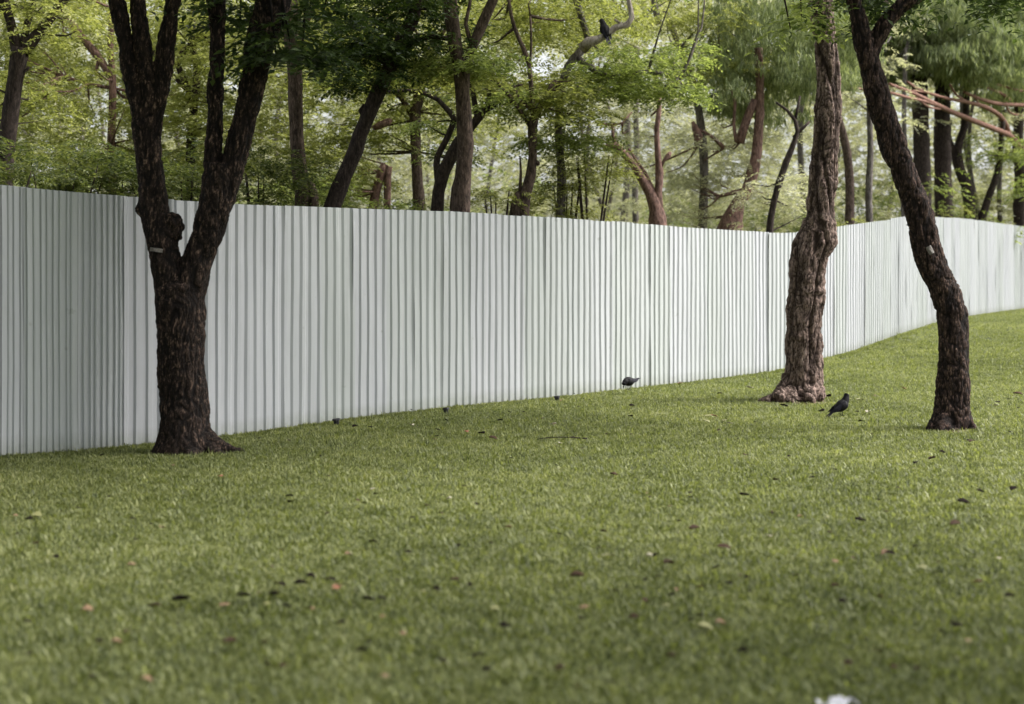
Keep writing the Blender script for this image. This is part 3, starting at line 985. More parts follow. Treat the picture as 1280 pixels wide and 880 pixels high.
tree('tree', 'pinkish V-shaped tree with a forked stem low over the fence in the pale gap', 822, 27,
     [[(823, 290, 24), (820, 262, 18), (812, 240, 13), (803, 224, 12), (792, 206, 10), (780, 192, 9), (770, 182, 9), (754, 185, 8)],
      [(822, 262, 14), (823, 240, 10), (824, 215, 10), (822, 190, 7), (821, 160, 7), (824, 135, 6), (820, 90, 5)], [(770, 184, 6), (766, 168, 4), (765, 156, 4), (752, 155, 3)], [(765, 156, 3), (778, 154, 3), (790, 140, 2)],
      [(818, 240, 5), (806, 215, 4), (795, 200, 3), (786, 186, 3)], [(824, 214, 4), (830, 200, 4), (836, 194, 7), (838, 190, 3)], [(830, 284, 8), (826, 262, 7)], [(815, 284, 8), (819, 262, 7)]],
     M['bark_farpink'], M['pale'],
     [(750, 130, 840, 200, 28, 30, 12, .4, 14, 'pin', 1.0)])
tree('tree', 'leaning pinkish trunk with a lumpy swollen foot, wrapped in pale leaves', 915, 29,
     [[(912, 292, 34), (918, 268, 24), (924, 252, 16), (934, 238, 15), (941, 215, 15), (946, 190, 13), (948, 160, 12), (950, 130, 11), (948, 60, 10)],
      [(924, 178, 13), (930, 160, 11), (937, 140, 11), (944, 125, 9)], [(905, 185, 6), (892, 172, 4), (870, 160, 3)], [(921, 178, 6), (917, 155, 4), (919, 128, 4), (914, 112, 3)], [(934, 236, 6), (920, 240, 5), (900, 245, 4)],
      [(872, 182, 8), (873, 170, 12), (869, 160, 9), (866, 152, 4)]],
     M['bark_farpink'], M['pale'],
     [(850, 160, 990, 275, 29, 32.5, 70, .42, 20, 'pin', .9), (760, 215, 860, 282, 30, 34, 22, .4, 18, 'pin', .9), (870, 120, 960, 170, 30, 33, 16, .4, 16, 'pin', .9)])
tree('tree', 'thin black curving tree between the pinkish trunks, small leaves around it', 965, 26,
     [[(962, 290, 9), (968, 250, 8), (974, 228, 9), (982, 205, 8), (990, 185, 7), (997, 165, 6), (994, 150, 5), (984, 138, 4), (970, 128, 3)], [(992, 172, 5), (1004, 160, 4), (1012, 152, 3)], [(994, 150, 4), (1000, 120, 3)]],
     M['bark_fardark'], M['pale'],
     [(930, 215, 1010, 280, 26, 28, 16, .36, 18, 'pin', .9)])
tree('tree', 'grey green weeping tree with long hanging leaves over the pale gap', 1060, 33,
     [[(1062, 290, 12), (1060, 200, 11), (1040, 130, 10), (1000, 60, 9), (980, 0, 8)], [(1040, 130, 8), (1080, 60, 8), (1110, 0, 8)]],
     M['bark_far'], M['droop'],
     [(890, 5, 1080, 112, 28, 31.5, 105, .42, 24, 'droop', .8), (890, -60, 1080, 20, 28, 32, 40, .5, 18, 'droop', 1.0), (895, 60, 1010, 150, 29.5, 31, 24, .36, 16, 'droop', 1.0)])
tree('tree', 'dense weeping tree with long hanging leaves above the red bare boughs', 1152, 40,
     [[(1154, 290, 24), (1153, 230, 22), (1152, 180, 21), (1150, 130, 20), (1150, 60, 17), (1152, -20, 15)], [(1150, 100, 8), (1200, 60, 7), (1250, 50, 6)], [(1150, 90, 8), (1110, 60, 7), (1080, 55, 5)]],
     M['bark_fardark'], M['droop'],
     [(1050, 0, 1300, 92, 38, 44, 230, .6, 34, 'droop', 1.15), (1050, -60, 1300, 10, 38, 44, 60, .8, 26, 'droop', 1.3)])
tree('tree', 'second of the paired straight dark trunks under the weeping leaves', 1180, 41,
     [[(1180, 290, 25), (1179, 230, 22), (1178, 180, 21), (1178, 130, 20), (1178, 60, 16), (1176, -20, 14)]],
     M['bark_fardark'], M['droop'], [(1120, -40, 1240, 60, 40, 43, 26, .6, 18, 'droop', 1.4)])
tree('tree', 'wavy dark trunk beside the paired straight trunks', 1212, 42,
     [[(1214, 290, 16), (1212, 262, 15), (1208, 232, 15), (1200, 214, 14), (1196, 195, 13), (1200, 175, 10), (1206, 155, 9), (1208, 110, 9), (1206, 50, 8)], [(1196, 200, 8), (1190, 185, 8), (1186, 168, 6), (1188, 150, 5)],
      [(1184, 170, 5), (1180, 150, 5)]],
     M['bark_fardark'], M['droop'], [(1200, 20, 1280, 100, 41, 43, 18, .6, 16, 'droop', 1.4)])
tree('tree', 'narrow dark tree tilting toward the picture edge past the wavy trunk', 1228, 42,
     [[(1226, 285, 11), (1231, 262, 10), (1238, 240, 9), (1245, 220, 8), (1250, 195, 7), (1254, 150, 6)]],
     M['bark_fardark'], M['green'], [(1190, 165, 1290, 205, 41, 44, 16, .5, 18, 'pin', 1.3)])
tree('tree', 'upright dark trunk at the far right end of the fence', 1274, 45,
     [[(1276, 292, 16), (1274, 260, 15), (1275, 220, 14), (1272, 180, 13), (1274, 140, 12), (1270, 80, 11), (1272, 0, 10)], [(1274, 130, 8), (1268, 110, 8), (1272, 90, 6)]],
     M['bark_fardark'], M['droop'], [(1230, 100, 1300, 130, 44, 46, 12, .5, 14, 'droop', 1.4)])
for (px, w, Yd, lab) in ((1087, 9, 33, 'thin grey straight trunk showing alone between the two leaning front trees'),
                         (1040, 7, 40, 'faint slim trunk in the pale light just past the rough pinkish tree'),
                         (1250, 6, 46, 'very thin upright stem between the tilting tree and the last dark trunk'),
                         (795, 8, 36, 'violet grey straight trunk left of the forked pinkish stem'),
                         (1130, 7, 38, 'slim pale trunk close beside the paired dark trunks')):
    tree('tree', lab, px, Yd, [[(px, 290, w), (px - 1, 240, w), (px + 1, 190, w * .9), (px, 140, w * .8), (px + 2, 60, w * .7)]], M['bark_grey'], M['pale'],
         [(px - 50, 20, px + 50, 150, Yd, Yd + 2, 14, .5, 18, 'pin', 1.2)])
# the leafless reddish boughs reaching in from the right
tree('bare_tree', 'bare reddish boughs reaching out low over the paired dark trunks', 1345, 47,
     [[(1340, 280, 25.35, 0.00), (1325, 230, 17.55, -0.87), (1300, 205, 13.65, -2.32), (1278, 188, 8.78, -3.60), (1262, 170, 7.80, -4.52), (1240, 160, 6.83, -5.80), (1215, 150, 6.83, -7.25), (1190, 140, 6.83, -8.70), (1165, 128, 5.85, -10.15), (1145, 118, 4.88, -11.31), (1112, 105, 3.90, -13.22)],
      [(1262, 172, 7.80, -4.52), (1258, 158, 6.83, -4.76), (1250, 145, 5.85, -5.22), (1232, 134, 5.85, -6.26), (1210, 128, 4.88, -7.54), (1180, 122, 3.90, -9.28), (1150, 112, 3.42, -11.02), (1134, 102, 2.93, -11.95)],
      [(1190, 140, 4.88, -8.70), (1160, 128, 4.38, -10.44), (1135, 122, 3.90, -11.89), (1104, 114, 3.90, -13.69), (1064, 110, 2.43, -16.01)], [(1300, 132, 5.85, -2.32), (1270, 131, 4.88, -4.06), (1245, 129, 4.88, -5.51), (1221, 122, 4.38, -6.90), (1205, 115, 3.42, -7.83)],
      [(1262, 124, 3.90, -4.52), (1250, 116, 3.90, -5.22), (1230, 108, 3.42, -6.38), (1208, 100, 2.93, -7.66)], [(1300, 118, 3.42, -2.32), (1270, 112, 3.42, -4.06), (1240, 104, 2.93, -5.80), (1213, 98, 2.43, -7.37)], [(1210, 128, 3.42, -7.54), (1195, 118, 2.93, -8.41), (1188, 106, 2.43, -8.82)],
      [(1180, 122, 2.93, -9.28), (1160, 116, 2.43, -10.44), (1140, 113, 2.43, -11.60)], [(1175, 136, 2.93, -9.57), (1162, 134, 2.43, -10.32), (1150, 126, 1.95, -11.02)], [(1236, 108, 2.43, -6.03), (1238, 90, 1.95, -5.92), (1234, 78, 1.47, -6.15)], [(1290, 24, 2.93, -2.90), (1270, 18, 2.93, -4.06), (1248, 16, 2.93, -5.34)], [(1300, 36, 2.93, -2.32), (1262, 30, 2.93, -4.52), (1246, 22, 1.95, -5.45)],
      [(1300, 160, 2.93, -2.32), (1280, 146, 2.93, -3.48), (1262, 140, 2.43, -4.52), (1255, 120, 1.95, -4.93)], [(1230, 134, 2.93, -6.38), (1222, 128, 2.93, -6.84), (1218, 118, 2.43, -7.08)]],
     M['bark_red'], M['droop'], [], cat='tree', seg=8)


# ------------------------------------------------------------------ shrubs behind the fence
def shrub(px, py, Y, w, h, mat, label, n, kind='pin', size=.8):
    X = (px - 640) / F * Y
    root = empty('shrub', (X, Y, float(ground(X, Y))))
    tag(root, label, 'shrub', 'shrubs showing over the fence')
    TREE_N[0] += 1
    r = random.Random(TREE_N[0])
    LV = Leaves(TREE_N[0] + 400)
    T = Tubes()
    top = P(px, py, Y).z
    for _ in range(n):
        a, rr = r.uniform(0, 6.28), math.sqrt(r.random())
        zz = r.uniform(top - h, top) - .35 * h * rr ** 2
        c = Vector((X + math.cos(a) * rr * w, Y + math.sin(a) * rr * w * .7, zz))
        LV.pad(c, .28, .28, .12, 15, kind, size)
    for _ in range(6):
        e = Vector((X + r.uniform(-.7, .7) * w, Y + r.uniform(-.4, .4) * w, top - .3 * h))
        T.add([Vector((X + r.uniform(-.1, .1), Y, root.location.z)), Vector((X, Y, 1)).lerp(e, .4), e], [.03, .02, .006], 6, .3, .1, _)
    link('stem', T.mesh('stem'), M['bark_fardark'], root, True, True)
    link('foliage', LV.mesh('foliage'), mat, root, False, True)


for i, (px, py, Y, w, h, mt, lab, n) in enumerate([
    (-10, 165, 16.6, 1.1, 1.6, 'shrub', 'dark green shrub rising over the nearest end of the fence', 60),
    (75, 160, 17.4, 1.1, 1.6, 'shrub', 'dense dark shrub over the fence, between the corner trunk and the forked tree', 66),
    (150, 172, 17.8, 1.0, 1.5, 'shrub', 'dark leafy shrub directly behind the forked tree, over the dark fence gap', 56),
    (232, 168, 18.2, 1.0, 1.5, 'shrub', 'dark shrub seen through the fork of the nearest tree', 56),
    (325, 178, 18.8, 1.0, 1.4, 'shrub', 'green shrub just before the straight pinkish trunk', 50),
    (408, 215, 20.5, .6, .9, 'green', 'low bright shrub around the foot of the slanting trunk', 22),
    (500, 238, 21.5, .7, .7, 'green', 'low leafy shrub under the twin black stems', 20),
    (706, 205, 21.3, .55, 1.0, 'lime', 'bright yellow green sapling showing above the fence in the middle', 26),
    (738, 186, 21.0, .5, .35, 'lime', 'thin flat lime spray reaching out beside the bright sapling', 9),
    (622, 236, 20.2, .35, .1, 'lime', 'small lime twig leaning over the cut stump', 3),
    (1050, 265, 30.0, .6, .8, 'lime', 'small yellow shrub glowing between the rough pinkish tree and the bent tree', 14),
    (1190, 252, 40.0, .6, 1.1, 'lime', 'yellow green shrub between the paired trunks and the wavy trunk', 14),
    (1232, 240, 46.0, 1.1, 1.3, 'lime', 'yellow green bush near the tilting narrow tree', 18)]):
    shrub(px, py, Y, w, h, M[mt], lab, n)


# ------------------------------------------------------------------ far wood
def far_wood():
    LV = Leaves(991)
    r = random.Random(77)
    T = Tubes()
    for k in range(1250):
        Y = r.uniform(44, 66)
        X = r.uniform(-.50, .50) * Y
        z = r.uniform(-.3, 14.5) ** 1.0 if r.random() < .72 else r.uniform(.3, 5)
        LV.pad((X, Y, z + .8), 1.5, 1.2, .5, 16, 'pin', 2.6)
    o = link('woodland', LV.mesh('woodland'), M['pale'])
    tag(o, 'pale sunlit wood filling the far distance behind all trunks', 'woodland', kind='stuff')
    for k in range(34):
        Y = r.uniform(44, 62); X = r.uniform(-.42, .42) * Y
        w = r.uniform(.05, .13)
        T.add([Vector((X, Y, 0)), Vector((X + r.uniform(-.4, .4), Y, 3)), Vector((X + r.uniform(-.9, .9), Y, 7)), Vector((X + r.uniform(-1.5, 1.5), Y, 12))], [w * 1.3, w, w * .8, w * .4], 7, .8, .2, k)
    link('trunks', T.mesh('trunks'), M['bark_grey'], o, True)['kind'] = 'stuff'
    LU = Leaves(993)
    for k in range(300):
        Y = r.uniform(37, 46); X = r.uniform(-.44, .44) * Y
        LU.pad((X, Y + max(0, X - 8) * .5, r.uniform(1.5, 4.6) - (1.2 if abs(X) < 6 and r.random() < .5 else 0)), .8, .7, .35, 14, 'pin', 1.7)
    u = link('undergrowth', LU.mesh('undergrowth'), M['green'])
    tag(u, 'patchy darker undergrowth at the foot of the distant wood', 'undergrowth', kind='stuff')
    LV = Leaves(992)
    for k in range(1000):
        Y = r.uniform(68, 80)
        X = r.uniform(-.52, .52) * Y
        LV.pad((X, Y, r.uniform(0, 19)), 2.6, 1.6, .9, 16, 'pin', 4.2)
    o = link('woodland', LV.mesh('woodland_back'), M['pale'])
    tag(o, 'hazy last rank of the distant wood closing the view', 'woodland', kind='stuff')


far_wood()


# ------------------------------------------------------------------ grass
def make_grass():
    lib = bpy.data.collections.new('grass_tufts')     # not in the scene: only what the lawn is sown with
    for v in range(5):
        r = random.Random(900 + v)
        V, Fq, Ft = [], [], []
        for b in range(26):
            a = r.uniform(0, 6.283); d = math.sqrt(r.random()) * .065
            x, y = math.cos(a) * d, math.sin(a) * d
            az = r.uniform(0, 6.283)
            h = r.uniform(.022, .052)
            w = r.uniform(.0022, .0042)
            lean = r.uniform(.2, 1.1) * h
            dx, dy = math.cos(az), math.sin(az)
            sx, sy = -dy, dx
            o = len(V)
            V += [(x - sx * w, y - sy * w, -.004), (x + sx * w, y + sy * w, -.004),
                  (x + dx * lean * .4 - sx * w * .9, y + dy * lean * .4 - sy * w * .9, h * .6), (x + dx * lean * .4 + sx * w * .9, y + dy * lean * .4 + sy * w * .9, h * .6),
                  (x + dx * lean, y + dy * lean, h * r.uniform(.75, 1.0))]
            Fq.append((o, o + 1, o + 3, o + 2)); Ft.append((o + 2, o + 3, o + 4))
        me = from_np('grass_tuft', np.array(V), np.array(Fq), np.array(Ft))
        me.materials.append(M['blade'])
        t = bpy.data.objects.new('grass_tuft', me)
        lib.objects.link(t)
    # seeded area: the strip of lawn the place shows, up to the fence
    cell = .5
    V, Fc, dens = [], [], []
    fx = np.array([p[0] for p in FP]); fy = np.array([p[1] for p in FP])
    for iy in range(int(3.5 / cell), int(44 / cell)):
        y = iy * cell
        lim = .40 * y + 1.2
        for ix in range(int(-lim / cell) - 1, int(lim / cell) + 2):
            x = ix * cell
            yf = float(np.interp(x + cell / 2, fx, fy))
            if y + cell * .5 > yf: continue
            o = len(V)
            for (dx, dy) in ((0, 0), (cell, 0), (cell, cell), (0, cell)):
                V.append((x + dx, y + dy, float(ground(x + dx, y + dy))))
            Fc.append((o, o + 1, o + 2, o + 3))
            dens.append(800 if y < 9 else 620 if y < 14 else 400 if y < 20 else 220 if y < 28 else 120)
    # a thicker, less neatly cut line at the foot of the sheets
    for k in range(1, len(FP) - 1):
        (x0, y0), (x1, y1) = FP[k], FP[k + 1]
        L_ = math.hypot(x1 - x0, y1 - y0)
        nx_, ny_ = (y1 - y0) / L_, -(x1 - x0) / L_
        o = len(V)
        for (x, y) in ((x0 + nx_ * .01, y0 + ny_ * .01), (x0 + nx_ * .10, y0 + ny_ * .10), (x1 + nx_ * .10, y1 + ny_ * .10), (x1 + nx_ * .01, y1 + ny_ * .01)):
            V.append((x, y, float(ground(x, y)) + .006))
        Fc.append((o, o + 1, o + 2, o + 3))
        dens.append(1300)
    me = from_np('grass', np.array(V), np.array(Fc))
    at = me.attributes.new('density', 'FLOAT', 'FACE')
    at.data.foreach_set('value', np.array(dens, dtype=np.float32))
    me.materials.append(M['blade'])
    o = link('grass', me)
    tag(o, 'short mown green grass covering the lawn in front of the fence', 'grass', kind='stuff')
    ng = bpy.data.node_groups.new('sow', 'GeometryNodeTree')
    ng.interface.new_socket('Geometry', in_out='INPUT', socket_type='NodeSocketGeometry')
    ng.interface.new_socket('Geometry', in_out='OUTPUT', socket_type='NodeSocketGeometry')
    gi = ng.nodes.new('NodeGroupInput'); go = ng.nodes.new('NodeGroupOutput')
    dp = ng.nodes.new('GeometryNodeDistributePointsOnFaces')
    na = ng.nodes.new('GeometryNodeInputNamedAttribute'); na.data_type = 'FLOAT'; na.inputs['Name'].default_value = 'density'
    ci = ng.nodes.new('GeometryNodeCollectionInfo'); ci.inputs['Collection'].default_value = lib
    ci.inputs['Separate Children'].default_value = True; ci.inputs['Reset Children'].default_value = True
    ip = ng.nodes.new('GeometryNodeInstanceOnPoints'); ip.inputs['Pick Instance'].default_value = True
    rr = ng.nodes.new('FunctionNodeRandomValue'); rr.data_type = 'FLOAT_VECTOR'
    rr.inputs[0].default_value = (-.12, -.12, 0); rr.inputs[1].default_value = (.12, .12, 6.283)
    rs = ng.nodes.new('FunctionNodeRandomValue'); rs.data_type = 'FLOAT'
    rs.inputs[2].default_value = .6; rs.inputs[3].default_value = 1.12
    L = ng.links
    L.new(gi.outputs[0], dp.inputs['Mesh'])
    L.new([s for s in na.outputs if s.enabled][0], dp.inputs['Density'])
    L.new(dp.outputs['Points'], ip.inputs['Points'])
    L.new(ci.outputs[0], ip.inputs['Instance'])
    L.new(rr.outputs[0], ip.inputs['Rotation'])
    L.new(rs.outputs[1], ip.inputs['Scale'])
    dp2 = ng.nodes.new('GeometryNodeDistributePointsOnFaces')
    mu = ng.nodes.new('ShaderNodeMath'); mu.operation = 'MULTIPLY'; mu.inputs[1].default_value = .035
    L.new([s for s in na.outputs if s.enabled][0], mu.inputs[0])
    L.new(mu.outputs[0], dp2.inputs['Density'])
    L.new(gi.outputs[0], dp2.inputs['Mesh'])
    dp2.inputs['Seed'].default_value = 5
    ip2 = ng.nodes.new('GeometryNodeInstanceOnPoints'); ip2.inputs['Pick Instance'].default_value = True
    rs2 = ng.nodes.new('FunctionNodeRandomValue'); rs2.data_type = 'FLOAT'
    rs2.inputs[2].default_value = 1.15; rs2.inputs[3].default_value = 1.6
    L.new(dp2.outputs['Points'], ip2.inputs['Points'])
    L.new(ci.outputs[0], ip2.inputs['Instance'])
    L.new(rr.outputs[0], ip2.inputs['Rotation'])
    L.new(rs2.outputs[1], ip2.inputs['Scale'])
    jn = ng.nodes.new('GeometryNodeJoinGeometry')
    L.new(ip.outputs[0], jn.inputs[0])
    L.new(ip2.outputs[0], jn.inputs[0])
    L.new(jn.outputs[0], go.inputs[0])
    md = o.modifiers.new('sow', 'NODES')
    md.node_group = ng


make_grass()


# ------------------------------------------------------------------ crows
def remeshed(V_Q_T, voxel, name):
    me = V_Q_T.mesh(name)
    o = bpy.data.objects.new('raw', me)
    COL.objects.link(o)
    md = o.modifiers.new('r', 'REMESH'); md.mode = 'VOXEL'; md.voxel_size = voxel
    sm = o.modifiers.new('s', 'SMOOTH'); sm.factor = .5; sm.iterations = 5
    ev = o.evaluated_get(bpy.context.evaluated_depsgraph_get())
    m2 = bpy.data.meshes.new_from_object(ev)
    bpy.data.objects.remove(o)
    m2.name = name
    return m2


def crow(loc, rz, label, pitch=20, head=(0.085, 0.165), look=(1, 0, -.1), legs=True, pose='stand', scale=1.0, tail_drop=0.0, group='crows'):
    """a crow facing +X: body, wings, tail, legs with toes, beak and eyes"""
    root = empty('crow', loc, rz)
    root.scale = (scale,) * 3
    tag(root, label, 'bird', group)
    c = math.cos(R(pitch)); s = math.sin(R(pitch))
    hip = Vector((0, 0, .115))
    bx = lambda t, up=0.0: hip + Vector((t * c - up * s, 0, t * s + up * c))
    hd = Vector((head[0], 0, head[1]))
    B = Tubes()
    body = [bx(-.105), bx(-.08), bx(-.045), bx(0), bx(.035), bx(.065)]
    rad = [.016, .036, .056, .066, .062, .044]
    neck = [bx(.035, .005), bx(.06, .012).lerp(hd, .35), bx(.06, .012).lerp(hd, .75), hd, hd + Vector(look).normalized() * .020]
    B.add(body, rad, 14, .012, .05, 1)
    B.add(neck, [.052, .042, .034, .033, .018], 12, .01, .04, 2)
    for sgn in (-1, 1):       # feathered thighs
        B.add([bx(-.005) + Vector((0, sgn * .025, -.02)), Vector((0, sgn * .026, .058))], [.026, .011], 8, .01, .05, 3)
    link('body', remeshed(B, .0045, 'body'), M['feather'], root, True)
    # beak
    K = Tubes()
    lk = Vector(look).normalized()
    K.add([hd + lk * .026, hd + lk * .042, hd + lk * .055 + Vector((0, 0, -.002)), hd + lk * .062 + Vector((0, 0, -.007))], [.0125, .010, .006, .0012], 8, .008, 0, 4)
    link('beak', K.mesh('beak'), M['beak'], root, True)
    side = lk.cross(Vector((0, 0, 1))).normalized()
    for sgn in (-1, 1):
        bm = bmesh.new(); bmesh.ops.create_uvsphere(bm, u_segments=8, v_segments=6, radius=.0038)
        bmesh.ops.translate(bm, vec=hd + lk * .010 + side * sgn * .030 + Vector((0, 0, .005)), verts=bm.verts)
        me = bpy.data.meshes.new('eye'); bm.to_mesh(me); link('eye', me, M['beak'], root, True)
    # wings: folded, layered feathers lying along the flank
    for sgn in (-1, 1):
        V, Q = [], []
        for row, (t0, t1, up0, up1, n) in enumerate(((.045, -.03, .030, .0, 6), (.02, -.085, .030, .004, 6), (-.01, -.15, .034, .016, 6))):
            for k in range(n):
                f = k / (n - 1)
                a = bx(t0 - .012 * f, up0 - .045 * f + .004)
                b = bx(t1 - .03 * (1 - f) + .02 * f, up1 - .028 * f + .006)
                wide = .011
                off = .061 - .012 * abs(f - .4) + row * .0015
                offb = .040 - row * .006 + .004 * f
                d = Vector((0, 0, 1)) * wide
                o = len(V)
                for p, of_, ww in ((a, off * .92, .8), (a.lerp(b, .5), (off + offb) / 2 + .003, 1.0), (b, offb, .45)):
                    V.append((p.x, sgn * of_ - sgn * .002, p.z + wide * ww)); V.append((p.x, sgn * (of_ + .003), p.z - wide * ww * .6))
                Q += [(o, o + 1, o + 3, o + 2), (o + 2, o + 3, o + 5, o + 4)]
        me = from_np('wing', np.array(V), np.array(Q))
        w = link('wing', me, M['feather_wing'], root)
        sd_ = w.modifiers.new('thick', 'SOLIDIFY'); sd_.thickness = .0016
    # tail feathers
    V, Q = [], []
    for k in range(6):
        f = (k - 2.5) / 2.5
        a = bx(-.085, .004) + Vector((0, f * .010, .001 * k))
        b = bx(-.215, -.004 - tail_drop) + Vector((0, f * .032, .001 * k - .004 * abs(f)))
        m = a.lerp(b, .55)
        o = len(V)
        for p, ww in ((a, .006), (m, .011), (b, .008)):
            V.append((p.x, p.y - ww, p.z)); V.append((p.x, p.y + ww, p.z))
        Q += [(o, o + 1, o + 3, o + 2), (o + 2, o + 3, o + 5, o + 4)]
    tl = link('tail', from_np('tail', np.array(V), np.array(Q)), M['feather_wing'], root)
    sd_ = tl.modifiers.new('thick', 'SOLIDIFY'); sd_.thickness = .0018
    for sgn in (-1, 1):
        T = Tubes()
        y = sgn * .026
        sx = .012 * sgn if pose == 'peck' else 0
        T.add([Vector((0, y, .062)), Vector((-.006 + sx, y, .032)), Vector((.002 + sx, y, .004))], [.0052, .0042, .004], 6, .01, 0, 1)
        for a in (-.45, 0, .45, math.pi):
            Lt = .03 if a != math.pi else .02
            T.add([Vector((.002 + sx, y, .005)), Vector((.002 + sx + math.cos(a) * Lt * .6, y + math.sin(a) * Lt * .6, .005)), Vector((.002 + sx + math.cos(a) * Lt, y + math.sin(a) * Lt, .001))], [.0034, .003, .0012], 5, .01, 0, 1)
        link('leg', T.mesh('leg'), M['beak'], root, True)
    return root


g = on_ground(1052, 524)
crow(g + Vector((0, 0, .04)), R(14), 'black crow standing upright on the grass beside the rough pinkish tree', pitch=33, head=(.064, .232), look=(.75, .6, -.05), scale=1.0)
g = on_ground(786, 495)
crow(g + Vector((0, 0, .085)), R(226), 'black crow bent down pecking the lawn at the foot of the fence', pitch=2, head=(.105, .085), look=(.3, 0, -1), pose='peck', scale=1.0, tail_drop=-.05)
g = P(756, 50.5, 20.9)
crow(g + Vector((0, 0, .02)), R(120), 'black crow perched on a pale bough high in the green tree', pitch=58, head=(.075, .25), look=(1, 0, .05), scale=1.15, tail_drop=.02)


# ------------------------------------------------------------------ small things on trunks and lawn
def box_mesh(name, sx, sy, sz, bevel=.0):
    bm = bmesh.new()
    bmesh.ops.create_cube(bm, size=1)
    bmesh.ops.scale(bm, vec=(sx, sy, sz), verts=bm.verts)
    if bevel: bmesh.ops.bevel(bm, geom=list(bm.edges), offset=bevel, segments=2, affect='EDGES')
    me = bpy.data.meshes.new(name); bm.to_mesh(me)
    return me


def trunk_label(name, px, py, Y, w, h, rot, label, dy):
    V, Q = [], []
    n = 6
    for i in range(n + 1):
        for j in range(4):
            u, v = i / n - .5, j / 3 - .5
            V.append((u * w, -.02 * math.cos(u * 2.6) + .003 * math.sin(5 * v + 9 * u), v * h))
    for i in range(n):
        for j in range(3):
            a = i * 4 + j
            Q.append((a, a + 4, a + 5, a + 1))
    o = link(name, from_np(name, np.array(V), np.array(Q)), M['label'])
    md = o.modifiers.new('t', 'SOLIDIFY'); md.thickness = .003
    o.location = P(px, py, Y) + Vector((0, dy, 0))
    o.rotation_euler = (0, rot, 0)
    tag(o, label, 'tag')


trunk_label('bark_tag', 201, 313, YL, .115, .034, R(8), 'small white strip tag on the forked dark tree below its swollen burl', -.155)
trunk_label('bark_tag', 1157, 313, YR, .058, .085, R(-28), 'small white diamond tag on the bent dark trunk', -.155)

pegs = [(421, 533, .075, 'black peg at the fence foot nearest the forked tree'), (558, 518, .07, 'middle black peg at the fence foot, between two others'),
        (697, 503, .075, 'black peg at the fence foot closest to the pecking crow')]
for (px, py, h, lab) in pegs:
    g = on_ground(px, py)
    bm = bmesh.new()
    bmesh.ops.create_cone(bm, segments=8, radius1=.026, radius2=.034, depth=h, cap_ends=True)
    bmesh.ops.translate(bm, vec=(0, 0, h / 2), verts=bm.verts)
    r2 = bmesh.ops.create_cone(bm, segments=8, radius1=.045, radius2=.040, depth=.02, cap_ends=True)
    bmesh.ops.translate(bm, vec=(0, 0, h), verts=r2['verts'])
    me = bpy.data.meshes.new('peg'); bm.to_mesh(me)
    o = link('peg', me, M['peg'])
    o.location = g
    o.rotation_euler = (R(4), R(-5), px)
    tag(o, lab, 'peg', 'black pegs along the fence foot')


def leaf_mesh(kind, seed):
    r = random.Random(seed)
    n, m = 7, 3
    V, Q = [], []
    curl = r.uniform(.8, 2.0); bend = r.uniform(-.5, .9)
    for i in range(n):
        t = i / (n - 1)
        w = .5 * (math.sin(math.pi * (t * .92 + .04)) ** .8) * (.62 + .2 * r.random())
        for j in range(m):
            u = j - 1
            V.append((t - .5, u * w, curl * .18 * abs(u) * w * 2 + bend * .22 * (t - .5) ** 2 * 2 + r.uniform(-.02, .03)))
    for i in range(n - 1):
        for j in range(m - 1):
            a = i * m + j
            Q.append((a, a + m, a + m + 1, a + 1))
    me = from_np('fallen_leaf', np.array(V), np.array(Q))
    return me


LEAVES = {}
KIND = {'d': ('leaf_darkdead', 'blackish curled dead leaf on the short grass'), 'b': ('leaf_brown', 'brown dead leaf on the short grass'), 't': ('leaf_tan', 'tan dead leaf on the short grass'),
        'o': ('leaf_orange', 'orange red dead leaf on the short grass'), 'y': ('leaf_yellow', 'yellow green fallen leaf on the short grass'), 'p': ('leaf_pale', 'pale cream fallen leaf on the short grass')}
for k, (mt, _) in KIND.items():
    for v in range(3):
        me = leaf_mesh(k, ord(k) * 7 + v)
        me.materials.append(M[mt])
        LEAVES[k, v] = me


def drop_leaf(px, py, size_px, k, label=None, r=random):
    g = on_ground(px, py)
    x = g.x
    fy_ = float(np.interp(x, [p[0] for p in FP], [p[1] for p in FP]))
    if g.y > fy_ - .15: return
    o = bpy.data.objects.new('fallen_leaf', LEAVES[k, r.randrange(3)])
    COL.objects.link(o)
    sc = size_px / F * g.y * (.86 if k in 'db' else .85)
    o.scale = (sc, sc, sc)
    o.location = g + Vector((0, 0, .066 if k in 'db' else .050))
    o.rotation_euler = (R(r.uniform(-14, 20)), R(r.uniform(-14, 14)), r.uniform(-.7, .7) if size_px > 12 else r.uniform(0, 6.28))
    md = o.modifiers.new('t', 'SOLIDIFY'); md.thickness = .02
    tag(o, label or KIND[k][1], 'leaf', 'dead leaves scattered over the lawn')


